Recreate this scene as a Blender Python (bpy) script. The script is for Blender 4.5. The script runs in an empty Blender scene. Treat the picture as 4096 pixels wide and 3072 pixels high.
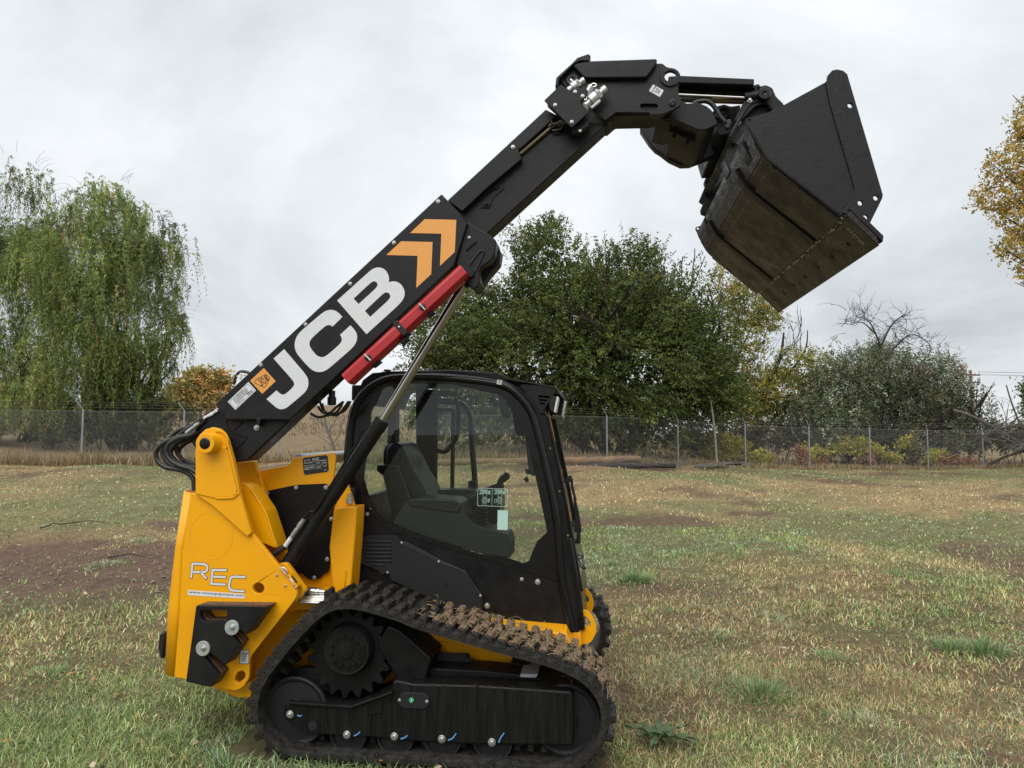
import bpy, bmesh, math, random
import numpy as np
from mathutils import Vector, Matrix
from mathutils.geometry import tessellate_polygon
random.seed(7); RNG = np.random.default_rng(7)
scene = bpy.context.scene
COL = scene.collection
R = math.radians

# ------------------------------------------------------------------ camera
F = 2840.0; CX, CY = 2048.0, 1536.0           # focal length and centre in photo pixels
PITCH = math.atan((1730 - CY) / F)            # horizon sits at row 1730
PSI = math.atan((2400 - CX) / F)              # the loader stands turned by 7 degrees
L = 3.75                                      # metres from camera to the near track's outer face
H = 1.732                                     # eye height
cam = bpy.data.cameras.new('camera'); cam.sensor_width = 36.0; cam.lens = F / 4096 * 36
cam.clip_start = 0.05; cam.clip_end = 1500
camo = bpy.data.objects.new('camera', cam); COL.objects.link(camo)
camo.location = (0, 0, H); camo.rotation_euler = (R(90) + PITCH, 0, 0)
scene.camera = camo

# ------------------------------------------------------------------ world: overcast sky over a Nishita sky
SUN_EL, SUN_AZ = R(52), R(205)                # azimuth clockwise from +Y: behind the camera, a bit left
W = bpy.data.worlds.new('World'); scene.world = W; W.use_nodes = True
nt = W.node_tree; N = nt.nodes; K = nt.links
for n in list(N): N.remove(n)
out = N.new('ShaderNodeOutputWorld'); bg = N.new('ShaderNodeBackground'); bg.inputs[1].default_value = 0.1
sky = N.new('ShaderNodeTexSky'); sky.sky_type = 'NISHITA'; sky.sun_disc = False
sky.sun_elevation = SUN_EL; sky.sun_rotation = SUN_AZ; sky.air_density = 1.0; sky.dust_density = 3.0
tc = N.new('ShaderNodeTexCoord'); sep = N.new('ShaderNodeSeparateXYZ'); K.new(tc.outputs['Generated'], sep.inputs[0])
def wmath(op, a, b=None, clamp=False):
    m = N.new('ShaderNodeMath'); m.operation = op; m.use_clamp = clamp
    for i, v in enumerate((a, b)):
        if v is None: continue
        if isinstance(v, (int, float)): m.inputs[i].default_value = v
        else: K.new(v, m.inputs[i])
    return m.outputs[0]
zc = wmath('MAXIMUM', sep.outputs[2], 0.0)
den = wmath('ADD', zc, 0.45)
comb = N.new('ShaderNodeCombineXYZ')
K.new(wmath('DIVIDE', sep.outputs[0], den), comb.inputs[0]); K.new(wmath('DIVIDE', sep.outputs[1], den), comb.inputs[1])
nz1 = N.new('ShaderNodeTexNoise'); nz1.inputs['Scale'].default_value = 1.15; nz1.inputs['Detail'].default_value = 7; nz1.inputs['Roughness'].default_value = 0.56
nz1.inputs['Distortion'].default_value = 0.5
K.new(comb.outputs[0], nz1.inputs['Vector'])
mr = N.new('ShaderNodeMapRange'); mr.inputs[1].default_value = 0.32; mr.inputs[2].default_value = 0.68
mr.inputs[3].default_value = 0.64; mr.inputs[4].default_value = 1.17
K.new(nz1.outputs['Fac'], mr.inputs[0])
grad = wmath('ADD', wmath('MULTIPLY', zc, 0.22), 0.92)        # thick cloud, a little brighter overhead
lum = wmath('MULTIPLY', mr.outputs[0], grad)
CLOUD = 5.75
ccol = N.new('ShaderNodeMix'); ccol.data_type = 'RGBA'; ccol.blend_type = 'MULTIPLY'; ccol.inputs[0].default_value = 1.0
ccol.inputs[6].default_value = (0.97 * CLOUD, 0.985 * CLOUD, 1.005 * CLOUD, 1)
cl = N.new('ShaderNodeCombineColor')
for i, (e0, e1) in enumerate(((1.035, -.035), (1.012, -.012), (1.0, 0.0))):        # thin places are whiter, thick ones a cooler grey
    K.new(wmath('MULTIPLY', lum, wmath('SUBTRACT', 1.0, wmath('MULTIPLY', wmath('SUBTRACT', 1.17, mr.outputs[0]), (.15, .055, 0.0)[i]))), cl.inputs[i])
K.new(cl.outputs[0], ccol.inputs[7])
mx_ = N.new('ShaderNodeMix'); mx_.data_type = 'RGBA'; mx_.inputs[0].default_value = 0.96
K.new(sky.outputs[0], mx_.inputs[6]); K.new(ccol.outputs[2], mx_.inputs[7])
K.new(mx_.outputs[2], bg.inputs[0]); K.new(bg.outputs[0], out.inputs[0])

sun = bpy.data.lights.new('sun', 'SUN'); sun.energy = 1.5; sun.angle = R(60); sun.color = (1.0, 0.97, 0.93)
suno = bpy.data.objects.new('sun', sun); COL.objects.link(suno)
sd = Vector((math.sin(SUN_AZ) * math.cos(SUN_EL), math.cos(SUN_AZ) * math.cos(SUN_EL), math.sin(SUN_EL)))
suno.rotation_euler = (-sd).to_track_quat('-Z', 'Y').to_euler(); suno.location = (0, -5, 20)

vs = scene.view_settings
vs.view_transform = 'Standard'; vs.look = 'None'; vs.gamma = 1.0; vs.use_curve_mapping = False
vs.exposure = 0.85

# ------------------------------------------------------------------ picture -> place
_up = np.array([0, -math.sin(PITCH), math.cos(PITCH)]); _fw = np.array([0, math.cos(PITCH), math.sin(PITCH)])
MX = np.array([math.cos(PSI), -math.sin(PSI), 0]); MY = np.array([math.sin(PSI), math.cos(PSI), 0])
XO = 0.95
def wray(px, py): return np.array([1.0, 0, 0]) * (px - CX) / F + _up * (CY - py) / F + _fw
def loc(px, py, y):
    """photo pixel -> loader coordinates (x forward, z up) on the plane y = const"""
    d = wray(px, py); k = (L + 1.0 + y) / (d @ MY)
    return (float((d @ MX) * k + XO), float(H + d[2] * k))
def L3(px, py, y):
    x, z = loc(px, py, y); return (x, y, z)
def at(px, py, dep):
    """photo pixel at a world depth dep"""
    d = wray(px, py); k = dep / d[1]
    return Vector((d[0] * k, dep, H + d[2] * k))
ZT = dict(Z1=(550, 1600, .42194), Z2=(600, 2200, .39172), Z3=(900, 2300, .46525), Z4=(1650, 2300, .46525), Z5=(1350, 1450, .45208),
          Z6=(1350, 1950, .47468), Z7=(850, 1200, .42194), Z8=(1400, 750, .42208), B1=(1950, 150, .39177), B2=(2450, 200, .39177),
          B3=(2700, 200, .66323), C1=(2000, 1950, .57274), C2=(1000, 2200, .20344), C3=(600, 1550, .27119), C4=(2750, 300, .2713),
          C6=(2050, 1450, .33144), C7=(1700, 1850, .24116), P=(0, 0, 1.0))
def zp(t, p): a, b, s = ZT[t]; return (a + p[0] * s, b + p[1] * s)
def Q(t, pts, y): return [loc(*zp(t, p), y) for p in pts]
def Q3(t, p, y): return L3(*zp(t, p), y)
def msz(y): return (L + 1.0 + y) / F * 1.03          # metres per photo pixel on the plane y

# ------------------------------------------------------------------ terrain height
def sstep(a, b, x):
    t = np.clip((x - a) / (b - a), 0, 1); return t * t * (3 - 2 * t)
FA = np.array([-14.25, 23.6]); FB = np.array([21.8, 33.0])     # the fence line
def ground(X, Y):
    X = np.asarray(X, float); Y = np.asarray(Y, float)
    u = (X + 14.25) / 36.05
    hf = np.interp(u, [-.6, 0, .25, .5, .62, .75, 1, 1.5], [.75, .69, .68, .60, .40, .16, .10, .05])
    fy = 23.6 + 9.4 * u
    h = hf * sstep(0.28, 1.0, Y / fy)
    bey = np.clip(Y - fy - 1.5, 0, 60)
    h = h + bey * (0.075 * (1 - sstep(2, 16, X)) - 0.004)
    near = sstep(5.5, 8, Y)
    h = h + near * (0.05 * np.sin(X * .7 + 1) * np.sin(Y * .55) + 0.03 * np.sin(X * 1.9 + Y * .6))
    return h - .035

# value noise in numpy (patches of turf, soil and dry grass)
_tab = RNG.random((256, 256))
def vnoise(x, y, s, o=0):
    x = x / s + 31.7 * o; y = y / s + 17.3 * o
    xi = np.floor(x).astype(int); yi = np.floor(y).astype(int); fx = x - xi; fy = y - yi
    fx = fx * fx * (3 - 2 * fx); fy = fy * fy * (3 - 2 * fy)
    g = lambda a, b: _tab[a % 256, b % 256]
    return (g(xi, yi) * (1 - fx) + g(xi + 1, yi) * fx) * (1 - fy) + (g(xi, yi + 1) * (1 - fx) + g(xi + 1, yi + 1) * fx) * fy
def fbm(x, y, s, o=0):
    return (vnoise(x, y, s, o) + .5 * vnoise(x, y, s / 2.1, o + 1) + .25 * vnoise(x, y, s / 4.3, o + 2)) / 1.75

# ------------------------------------------------------------------ materials
def mat(name, col, rough=.5, metal=0., coat=0., noise=0., nscale=8., bump=0., bscale=60., col2=None, spec=.5, rvar=0., transl=0., attr=None, alpha=None):
    m = bpy.data.materials.new(name); m.use_nodes = True
    t = m.node_tree; b = t.nodes['Principled BSDF']; k = t.links
    b.inputs['Roughness'].default_value = rough; b.inputs['Metallic'].default_value = metal
    b.inputs['Coat Weight'].default_value = coat; b.inputs['Coat Roughness'].default_value = .12
    b.inputs['Specular IOR Level'].default_value = spec
    b.inputs['Base Color'].default_value = (*col, 1)
    tcn = t.nodes.new('ShaderNodeTexCoord')
    if attr:
        a = t.nodes.new('ShaderNodeVertexColor'); a.layer_name = attr; k.new(a.outputs[0], b.inputs['Base Color'])
        csock = a.outputs[0]
    else: csock = None
    if noise or rvar:
        n = t.nodes.new('ShaderNodeTexNoise'); n.inputs['Scale'].default_value = nscale; n.inputs['Detail'].default_value = 6; n.inputs['Roughness'].default_value = .65
        k.new(tcn.outputs['Object'], n.inputs['Vector'])
        if noise:
            r = t.nodes.new('ShaderNodeMapRange'); r.inputs[1].default_value = .35; r.inputs[2].default_value = .7
            k.new(n.outputs['Fac'], r.inputs[0])
            mm = t.nodes.new('ShaderNodeMix'); mm.data_type = 'RGBA'
            c2 = col2 or tuple(c * (1 - noise) for c in col)
            mm.inputs[6].default_value = (*col, 1); mm.inputs[7].default_value = (*c2, 1)
            k.new(r.outputs[0], mm.inputs[0]); k.new(mm.outputs[2], b.inputs['Base Color'])
        if rvar:
            r2 = t.nodes.new('ShaderNodeMapRange'); r2.inputs[1].default_value = .3; r2.inputs[2].default_value = .7
            r2.inputs[3].default_value = max(.02, rough - rvar); r2.inputs[4].default_value = min(1, rough + rvar)
            k.new(n.outputs['Fac'], r2.inputs[0]); k.new(r2.outputs[0], b.inputs['Roughness'])
    if bump:
        n2 = t.nodes.new('ShaderNodeTexNoise'); n2.inputs['Scale'].default_value = bscale; n2.inputs['Detail'].default_value = 4
        k.new(tcn.outputs['Object'], n2.inputs['Vector'])
        bp = t.nodes.new('ShaderNodeBump'); bp.inputs['Strength'].default_value = bump; bp.inputs['Distance'].default_value = .02
        k.new(n2.outputs['Fac'], bp.inputs['Height']); k.new(bp.outputs[0], b.inputs['Normal'])
    if transl:
        tr = t.nodes.new('ShaderNodeBsdfTranslucent'); mx = t.nodes.new('ShaderNodeMixShader'); mx.inputs[0].default_value = transl
        if csock: k.new(csock, tr.inputs[0])
        else: tr.inputs[0].default_value = (*col, 1)
        o = t.nodes['Material Output']
        k.new(b.outputs[0], mx.inputs[1]); k.new(tr.outputs[0], mx.inputs[2]); k.new(mx.outputs[0], o.inputs[0])
    return m
M = {}
M['yellow'] = mat('yellow_paint', (.80, .362, .001), .40, coat=.12, noise=.10, nscale=3.2, bump=.05, bscale=140, rvar=.1, col2=(.74, .322, .001), spec=.35)
M['black'] = mat('black_paint', (.0085, .0085, .010), .45, noise=.3, nscale=7, bump=.04, bscale=160, rvar=.14, col2=(.0125, .012, .012), spec=.24)
M['satin'] = mat('black_satin', (.0045, .0045, .005), .5, noise=.5, nscale=9, bump=.05, bscale=220, rvar=.12, spec=.2, col2=(.010, .0095, .009))
M['plastic'] = mat('black_plastic', (.014, .0145, .016), .55, noise=.2, nscale=14, bump=.08, bscale=420, rvar=.08, spec=.3)
M['gloss'] = mat('black_gloss', (.006, .006, .0065), .25, rvar=.1, nscale=12, spec=.35)
M['rubber'] = mat('rubber', (.011, .0105, .010), .5, spec=.3, noise=.5, nscale=22, bump=.25, bscale=90, rvar=.2, col2=(.034, .031, .027))
M['lug'] = mat('dusty_rubber', (.013, .0125, .012), .45, spec=.35, noise=.8, nscale=14, bump=.3, bscale=70, rvar=.25, col2=(.036, .029, .022))
M['mud'] = mat('caked_mud', (.22, .145, .085), .95, noise=.6, nscale=16, bump=.6, bscale=60, col2=(.09, .058, .036))
M['straw'] = mat('straw', (.32, .25, .12), .8)
M['chrome'] = mat('chrome_rod', (.42, .41, .38), .14, metal=1)
M['zinc'] = mat('zinc', (.55, .56, .55), .38, metal=.85, noise=.3, nscale=40)
M['washer'] = mat('washer_plate', (.50, .52, .50), .45, metal=.55, noise=.2, nscale=30)
M['steel'] = mat('steel_tube', (.60, .59, .56), .3, metal=.9)
M['brass'] = mat('plated_tube', (.22, .18, .10), .35, metal=.6)
M['red'] = mat('red_paint', (.40, .010, .014), .4, coat=.25, noise=.12, nscale=10, bump=.04, bscale=200)
M['white'] = mat('white_decal', (.62, .64, .65), .5, noise=.06, nscale=20)
M['orange'] = mat('orange_decal', (.70, .31, .062), .5, noise=.05, nscale=20)
M['ink'] = mat('ink', (.012, .012, .013), .5)
M['rust'] = mat('rusted_steel', (.05, .035, .026), .75, noise=.9, nscale=30, bump=.2, bscale=90, col2=(.19, .085, .035))
M['bucket'] = mat('bucket_paint', (.008, .008, .0095), .5, noise=.6, nscale=9, bump=.08, bscale=60, rvar=.25, col2=(.017, .0165, .0165), spec=.27)
M['bucketfloor'] = mat('bucket_floor', (.0085, .0074, .0062), .38, noise=.9, nscale=7, bump=.2, bscale=50, rvar=.25, col2=(.024, .0185, .0135), spec=.35)
M['weld'] = mat('weld_grit', (.45, .44, .40), .7)
M['dark'] = mat('black_and_recess_shade', (.004, .004, .004), .9)  # near-black: shade painted for slot, well and hole, also dark bolts and plugs
M['seat'] = mat('seat_vinyl', (.010, .0105, .0115), .32, bump=.15, bscale=60, spec=.6)
M['console'] = mat('console_plastic', (.018, .021, .0205), .5, bump=.06, bscale=300)
M['hose'] = mat('hose_rubber', (.013, .013, .013), .45, rvar=.15, nscale=30)
M['blue'] = mat('blue_marker', (.10, .28, .55), .6)
M['green'] = mat('green_dot', (.02, .30, .12), .5)
M['palegreen'] = mat('pale_sticker', (.40, .58, .53), .6)
M['lens'] = mat('lamp_lens', (.62, .60, .55), .2, coat=.3)
M['grey'] = mat('grey_metal', (.30, .31, .33), .45)
M['galv'] = mat('galvanised', (.36, .37, .38), .5, metal=.35, noise=.25, nscale=20)
M['bark'] = mat('bark', (.036, .029, .023), .9, noise=.5, nscale=6, bump=.4, bscale=20)
M['deadwood'] = mat('dead_wood', (.16, .145, .13), .9, noise=.4, nscale=8, bump=.3, bscale=30)
M['log'] = mat('log_wood', (.21, .135, .08), .85, noise=.45, nscale=3, bump=.3, bscale=20)
M['tarwood'] = mat('tarred_wood', (.045, .040, .038), .85, noise=.5, nscale=5, bump=.3, bscale=20)
M['polewood'] = mat('pole_wood', (.16, .085, .05), .85, noise=.4, nscale=4)
M['leaf'] = mat('leaves', (.1, .1, .05), .6, attr='Col', transl=.3, spec=.15)
M['frame'] = mat('frame_paint', (.0045, .0045, .005), .46, noise=1, nscale=5, bump=.05, bscale=120, rvar=.2, spec=.24, col2=(.0085, .008, .0072))
_fm = M['frame'].node_tree; _mp = _fm.nodes.new('ShaderNodeMapping'); _mp.inputs['Scale'].default_value = (9, 1, .9)
for _l in list(_fm.links):
    if _l.from_node.bl_idname == 'ShaderNodeTexCoord' and _l.to_node.bl_idname == 'ShaderNodeTexNoise' and abs(_l.to_node.inputs['Scale'].default_value - 5) < .1:
        _fm.links.new(_l.from_socket, _mp.inputs[0]); _fm.links.new(_mp.outputs[0], _l.to_node.inputs['Vector']); break
M['grass'] = mat('grass', (.1, .1, .05), .45, attr='Col', transl=.25, spec=.4)
M['yellowlabel'] = mat('warning_yellow', (.62, .55, .10), .5)

def glass_mat(GK):
    m = bpy.data.materials.new('tinted_glass'); m.use_nodes = True; t = m.node_tree; n = t.nodes
    for x in list(n): n.remove(x)
    o = n.new('ShaderNodeOutputMaterial'); tr = n.new('ShaderNodeBsdfTransparent'); tr.inputs[0].default_value = (.88, .925, .91, 1)
    gl = n.new('ShaderNodeBsdfGlossy'); gl.inputs['Roughness'].default_value = .02; gl.inputs[0].default_value = (1, 1, 1, 1)
    fr = n.new('ShaderNodeFresnel'); fr.inputs[0].default_value = 1.62
    a = n.new('ShaderNodeMath'); a.operation = 'MULTIPLY'; a.inputs[1].default_value = GK
    t.links.new(fr.outputs[0], a.inputs[0])
    mx = n.new('ShaderNodeMixShader'); t.links.new(a.outputs[0], mx.inputs[0]); t.links.new(tr.outputs[0], mx.inputs[1]); t.links.new(gl.outputs[0], mx.inputs[2])
    t.links.new(mx.outputs[0], o.inputs[0]); return m
M['glass'] = glass_mat(.5); M['glass2'] = glass_mat(.3)

# ------------------------------------------------------------------ mesh helpers
class MB:
    def __init__(s): s.v = []; s.f = []
    def add(s, v, f):
        o = len(s.v); s.v += [tuple(p) for p in v]; s.f += [tuple(i + o for i in q) for q in f]; return s
    def prism(s, pts, y0, y1, holes=()):
        """outline in (x, z) pushed from y0 to y1"""
        loops = [list(pts)] + [list(h) for h in holes]
        flat = [p for l in loops for p in l]; n = len(flat)
        v = [(p[0], y0, p[1]) for p in flat] + [(p[0], y1, p[1]) for p in flat]
        if holes: tris = tessellate_polygon([[Vector((p[0], p[1], 0)) for p in l] for l in loops])
        else: tris = [tuple(range(n))]
        f = [tuple(t) for t in tris] + [tuple(n + i for i in reversed(t)) for t in tris]
        o = 0
        for l in loops:
            m = len(l)
            for i in range(m): f.append((o + i, o + (i + 1) % m, n + o + (i + 1) % m, n + o + i))
            o += m
        return s.add(v, f)
    def box(s, a, b):
        (x0, y0, z0), (x1, y1, z1) = a, b
        return s.add([(x0, y0, z0), (x1, y0, z0), (x1, y1, z0), (x0, y1, z0), (x0, y0, z1), (x1, y0, z1), (x1, y1, z1), (x0, y1, z1)],
                     [(0, 3, 2, 1), (4, 5, 6, 7), (0, 1, 5, 4), (1, 2, 6, 5), (2, 3, 7, 6), (3, 0, 4, 7)])
    def lathe(s, a, b, prof, n=20):
        """profile [(t metres along a->b, radius)] spun about the axis a->b"""
        a = Vector(a); b = Vector(b); d = (b - a).normalized(); u = d.orthogonal().normalized(); w = d.cross(u)
        v = []; f = []
        for t, r in prof:
            for i in range(n):
                an = 2 * math.pi * i / n; v.append(a + d * t + (u * math.cos(an) + w * math.sin(an)) * r)
        for j in range(len(prof) - 1):
            for i in range(n): f.append((j * n + i, j * n + (i + 1) % n, (j + 1) * n + (i + 1) % n, (j + 1) * n + i))
        f.append(tuple(reversed(range(n)))); f.append(tuple(range((len(prof) - 1) * n, len(prof) * n)))
        return s.add(v, f)
    def cyl(s, a, b, r, n=20, r2=None):
        l = (Vector(b) - Vector(a)).length; r2 = r if r2 is None else r2
        return s.lathe(a, b, [(0, r), (l, r2)], n)
    def tube(s, pts, r, n=8, smooth=0, r2=None):
        p = [Vector(q) for q in pts]
        if smooth:
            q = []
            for i in range(len(p) - 1):
                p0 = p[max(i - 1, 0)]; p1 = p[i]; p2 = p[i + 1]; p3 = p[min(i + 2, len(p) - 1)]
                for k in range(smooth):
                    t = k / smooth
                    q.append(.5 * ((2 * p1) + (p2 - p0) * t + (2 * p0 - 5 * p1 + 4 * p2 - p3) * t * t + (3 * p1 - p0 - 3 * p2 + p3) * t ** 3))
            p = q + [p[-1]]
        v = []; f = []; u = None
        for i, c in enumerate(p):
            d = (p[min(i + 1, len(p) - 1)] - p[max(i - 1, 0)]).normalized()
            u = d.orthogonal().normalized() if u is None else (u - d * u.dot(d)).normalized()
            w = d.cross(u); rr = r if r2 is None else r + (r2 - r) * i / (len(p) - 1)
            for k in range(n):
                an = 2 * math.pi * k / n; v.append(c + (u * math.cos(an) + w * math.sin(an)) * rr)
        for j in range(len(p) - 1):
            for i in range(n): f.append((j * n + i, j * n + (i + 1) % n, (j + 1) * n + (i + 1) % n, (j + 1) * n + i))
        f.append(tuple(reversed(range(n)))); f.append(tuple(range((len(p) - 1) * n, len(p) * n)))
        return s.add(v, f)
    def mesh(s, name, m, smooth=38):
        me = bpy.data.meshes.new(name); me.from_pydata(s.v, [], s.f); me.update()
        bm = bmesh.new(); bm.from_mesh(me); bmesh.ops.recalc_face_normals(bm, faces=bm.faces); bm.to_mesh(me); bm.free()
        if smooth: me.shade_smooth(); me.set_sharp_from_angle(angle=R(smooth))
        for x in (m if isinstance(m, (list, tuple)) else [m]): me.materials.append(M[x] if isinstance(x, str) else x)
        return me
    def obj(s, name, m, parent=None, bevel=0., smooth=38, seg=2):
        return link(name, s.mesh(name, m, smooth), parent, bevel, seg)
def link(name, me, parent=None, bevel=0., seg=2, loc_=None):
    o = bpy.data.objects.new(name, me); COL.objects.link(o); o.parent = parent
    if loc_ is not None: o.location = loc_
    if bevel:
        b = o.modifiers.new('bevel', 'BEVEL'); b.width = bevel; b.segments = seg; b.limit_method = 'ANGLE'; b.angle_limit = R(40)
    return o
def tag(o, label=None, cat=None, group=None, kind=None):
    for k, v in (('label', label), ('category', cat), ('group', group), ('kind', kind)):
        if v: o[k] = v
    return o
def empty(name, loc_, rz=0.):
    o = bpy.data.objects.new(name, None); COL.objects.link(o); o.location = loc_; o.rotation_euler = (0, 0, rz); o.empty_display_size = .2; return o
def fillet(pts, r, n=4):
    """round the corners of an outline"""
    o = []; m = len(pts)
    for i in range(m):
        p = Vector(pts[i]); a = Vector(pts[i - 1]) - p; b = Vector(pts[(i + 1) % m]) - p
        d = min(r, a.length * .45, b.length * .45); A = p + a.normalized() * d; B = p + b.normalized() * d
        for k in range(n + 1):
            t = k / n; q = A * (1 - t) ** 2 + p * 2 * t * (1 - t) + B * t * t; o.append((q.x, q.y))
    return o
def circ(c, r, n=20): return [(c[0] + r * math.cos(2 * math.pi * i / n), c[1] + r * math.sin(2 * math.pi * i / n)) for i in range(n)]
def plate(name, t, pts, y0, y1, m, parent, bevel=.003, fil=0., holes=(), smooth=38, seg=2):
    o = Q(t, pts, y0)
    if fil: o = fillet(o, fil)
    return MB().prism(o, y0, y1, holes).obj(name, m, parent, bevel, smooth, seg)
_bm = {}
def bolt(t, p, y, r, parent, m='zinc', name='bolt', h=None):
    key = (round(r, 4), m)
    if key not in _bm:
        h = h or r * .7
        mb = MB().lathe((0, 0, 0), (0, -1, 0), [(-.004, r * 1.0), (h * .25, r), (h * .3, r * .95)], 16)
        mb.lathe((0, -h * .28, 0), (0, -1, 0), [(0, r * .62), (h * .75, r * .62), (h * .85, r * .5)], 6)
        _bm[key] = mb.mesh('bolt', m, 30)
    return link(name, _bm[key], parent, loc_=Q3(t, p, y))
def ribbon(pts, w):
    """flat stroke outline round a polyline, mitred"""
    P = [Vector(p) for p in pts]; a = []; b = []
    for i, p in enumerate(P):
        if i == 0: d = (P[1] - p).normalized(); n = Vector((-d.y, d.x)); k = 1
        elif i == len(P) - 1: d = (p - P[i - 1]).normalized(); n = Vector((-d.y, d.x)); k = 1
        else:
            d1 = (p - P[i - 1]).normalized(); d2 = (P[i + 1] - p).normalized(); n1 = Vector((-d1.y, d1.x)); n2 = Vector((-d2.y, d2.x))
            n = (n1 + n2).normalized(); k = 1 / max(.4, n.dot(n1))
        a.append(tuple(p + n * w / 2 * k)); b.append(tuple(p - n * w / 2 * k))
    return a, b
def stroke(mb, pts, w, y0, y1):
    a, b = ribbon(pts, w)
    for i in range(len(a) - 1): mb.prism([a[i], a[i + 1], b[i + 1], b[i]], y0, y1)
def text_obj(name, body, m, parent, origin, xdir, zdir, height, width=None, y=-1.0, extr=.0008):
    """flat lettering standing on the plane y, baseline along xdir (x,z)"""
    c = bpy.data.curves.new('txt', 'FONT'); c.body = body; c.size = 1.0; c.extrude = 0; c.resolution_u = 3
    o = bpy.data.objects.new('txt', c); COL.objects.link(o)
    dg = bpy.context.evaluated_depsgraph_get(); me = bpy.data.meshes.new_from_object(o.evaluated_get(dg))
    COL.objects.unlink(o); bpy.data.objects.remove(o); bpy.data.curves.remove(c)
    n = len(me.vertices); co = np.empty(n * 3); me.vertices.foreach_get('co', co); co = co.reshape(-1, 3)
    mn = co.min(0); mxx = co.max(0); ext = mxx - mn
    sx = (width / ext[0]) if width else height / ext[1]; sz = height / ext[1]
    u = (co[:, 0] - mn[0]) * sx; w = (co[:, 1] - mn[1]) * sz
    xd = Vector(xdir).normalized(); zd = Vector(zdir).normalized()
    new = np.stack([origin[0] + u * xd.x + w * zd.x, np.full(n, y - extr), origin[1] + u * xd.y + w * zd.y], 1)
    me.vertices.foreach_set('co', new.ravel()); me.update(); me.materials.clear(); me.materials.append(M[m])
    return link(name, me, parent)
def cloud_mesh(name, V, Fq, C, m, tri=False):
    """big mesh from numpy arrays with a colour per vertex"""
    me = bpy.data.meshes.new(name); n = len(V); me.vertices.add(n); me.vertices.foreach_set('co', V.astype(np.float32).ravel())
    lens = np.concatenate([np.full(len(f), f.shape[1]) for f in Fq]); idx = np.concatenate([f.ravel() for f in Fq])
    me.loops.add(len(idx)); me.loops.foreach_set('vertex_index', idx.astype(np.int32))
    me.polygons.add(len(lens)); st = np.concatenate([[0], np.cumsum(lens)[:-1]])
    me.polygons.foreach_set('loop_start', st.astype(np.int32)); me.polygons.foreach_set('loop_total', lens.astype(np.int32))
    me.update(calc_edges=True)
    a = me.color_attributes.new('Col', 'FLOAT_COLOR', 'POINT')
    c4 = np.ones((n, 4), np.float32); c4[:, :3] = C; a.data.foreach_set('color', c4.ravel())
    me.materials.append(M[m] if isinstance(m, str) else m); me.validate(); return me

# ================================================================== ground
def soil_mask(X, Y):
    """0 turf .. 1 bare soil"""
    n = fbm(X, Y, 2.6, 3); n2 = fbm(X, Y, .7, 9)
    m = sstep(.60, .72, n * .75 + n2 * .25)
    big = np.exp(-(((X + 6.4) / 3.7) ** 2 + ((Y - 9.2) / 2.2) ** 2) ** 1.5)          # worn patch behind the loader
    big2 = np.exp(-(((X - 3.95) / .75) ** 2 + ((Y - 5.1) / .55) ** 2) ** 2) * .8
    big3 = np.exp(-(((X - 1.9) / .9) ** 2 + ((Y - 8.3) / .5) ** 2) ** 2) * .7
    far = np.exp(-((Y - (24.2 + X * .26) + .6) / .9) ** 2) * .4
    return np.clip(np.maximum.reduce([m * .85, big * (1.5 - .8 * (1 - sstep(.34, .46, n2))), big2, big3, far]), 0, 1)
def dry_mask(X, Y): return sstep(.42, .66, fbm(X, Y, 4.5, 21) * .7 + fbm(X * 1.0, Y * .5, 1.3, 33) * .3)
rr = np.concatenate([np.linspace(1.2, 12, 200), 12 * (150 / 12) ** (np.arange(1, 121) / 120)])
th = np.radians(np.linspace(-62, 62, 240))
RRg, THg = np.meshgrid(rr, th, indexing='ij')
GX = RRg * np.sin(THg); GY = RRg * np.cos(THg) - .3
bumpz = (fbm(GX, GY, .45, 5) - .5) * .06 * (1 - sstep(12, 30, RRg))
GZ = ground(GX, GY) + bumpz * (1 - np.exp(-((GX + .95) / 2.2) ** 4 - ((GY - 4.7) / 1.6) ** 4) * .8)
sm = soil_mask(GX, GY)[..., None]; dm = dry_mask(GX, GY)[..., None]; n3 = fbm(GX, GY, .25, 41)[..., None]
soil = np.array([.100, .064, .044]) * (0.7 + .6 * n3); turf = np.array([.078, .074, .034]) * (0.7 + .6 * n3); dryc = np.array([.135, .098, .050]) * (.7 + .6 * n3)  # turf and dry tones lowered, putting the shade between tufts into the colour
lod = 1 + .75 * sstep(8, 16, RRg)[..., None]                  # blades thin out with distance, so the cover's own colour takes over
gc = (turf * (1 - dm) + dryc * dm) * lod; gc = gc * (1 - sm) + soil * sm
fy_ = (23.6 + 9.4 * (GX + 14.25) / 36.05)
bey = sstep(-.6, 1.2, GY - fy_)[..., None]
gc = gc * (1 - bey) + bey * np.array([.21, .15, .078]) * (.75 + .5 * n3)
gv = np.stack([GX, GY, GZ], -1).reshape(-1, 3)
nr, ntn = GX.shape; i0 = (np.arange(nr - 1)[:, None] * ntn + np.arange(ntn - 1)[None]).ravel()
gq = np.stack([i0, i0 + 1, i0 + ntn + 1, i0 + ntn], 1)
gm = mat('field_soil', (.1, .1, .05), .92, attr='Col', bump=.5, bscale=14, spec=.2)
_t = gm.node_tree; _b = _t.nodes['Principled BSDF']
_tc = _t.nodes.new('ShaderNodeTexCoord'); _n = _t.nodes.new('ShaderNodeTexNoise'); _n.inputs['Scale'].default_value = 9; _n.inputs['Detail'].default_value = 9; _n.inputs['Roughness'].default_value = .75
_t.links.new(_tc.outputs['Object'], _n.inputs['Vector'])
_r = _t.nodes.new('ShaderNodeMapRange'); _r.inputs[1].default_value = .3; _r.inputs[2].default_value = .72; _r.inputs[3].default_value = .55; _r.inputs[4].default_value = 1.5
_t.links.new(_n.outputs['Fac'], _r.inputs[0])
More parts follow.
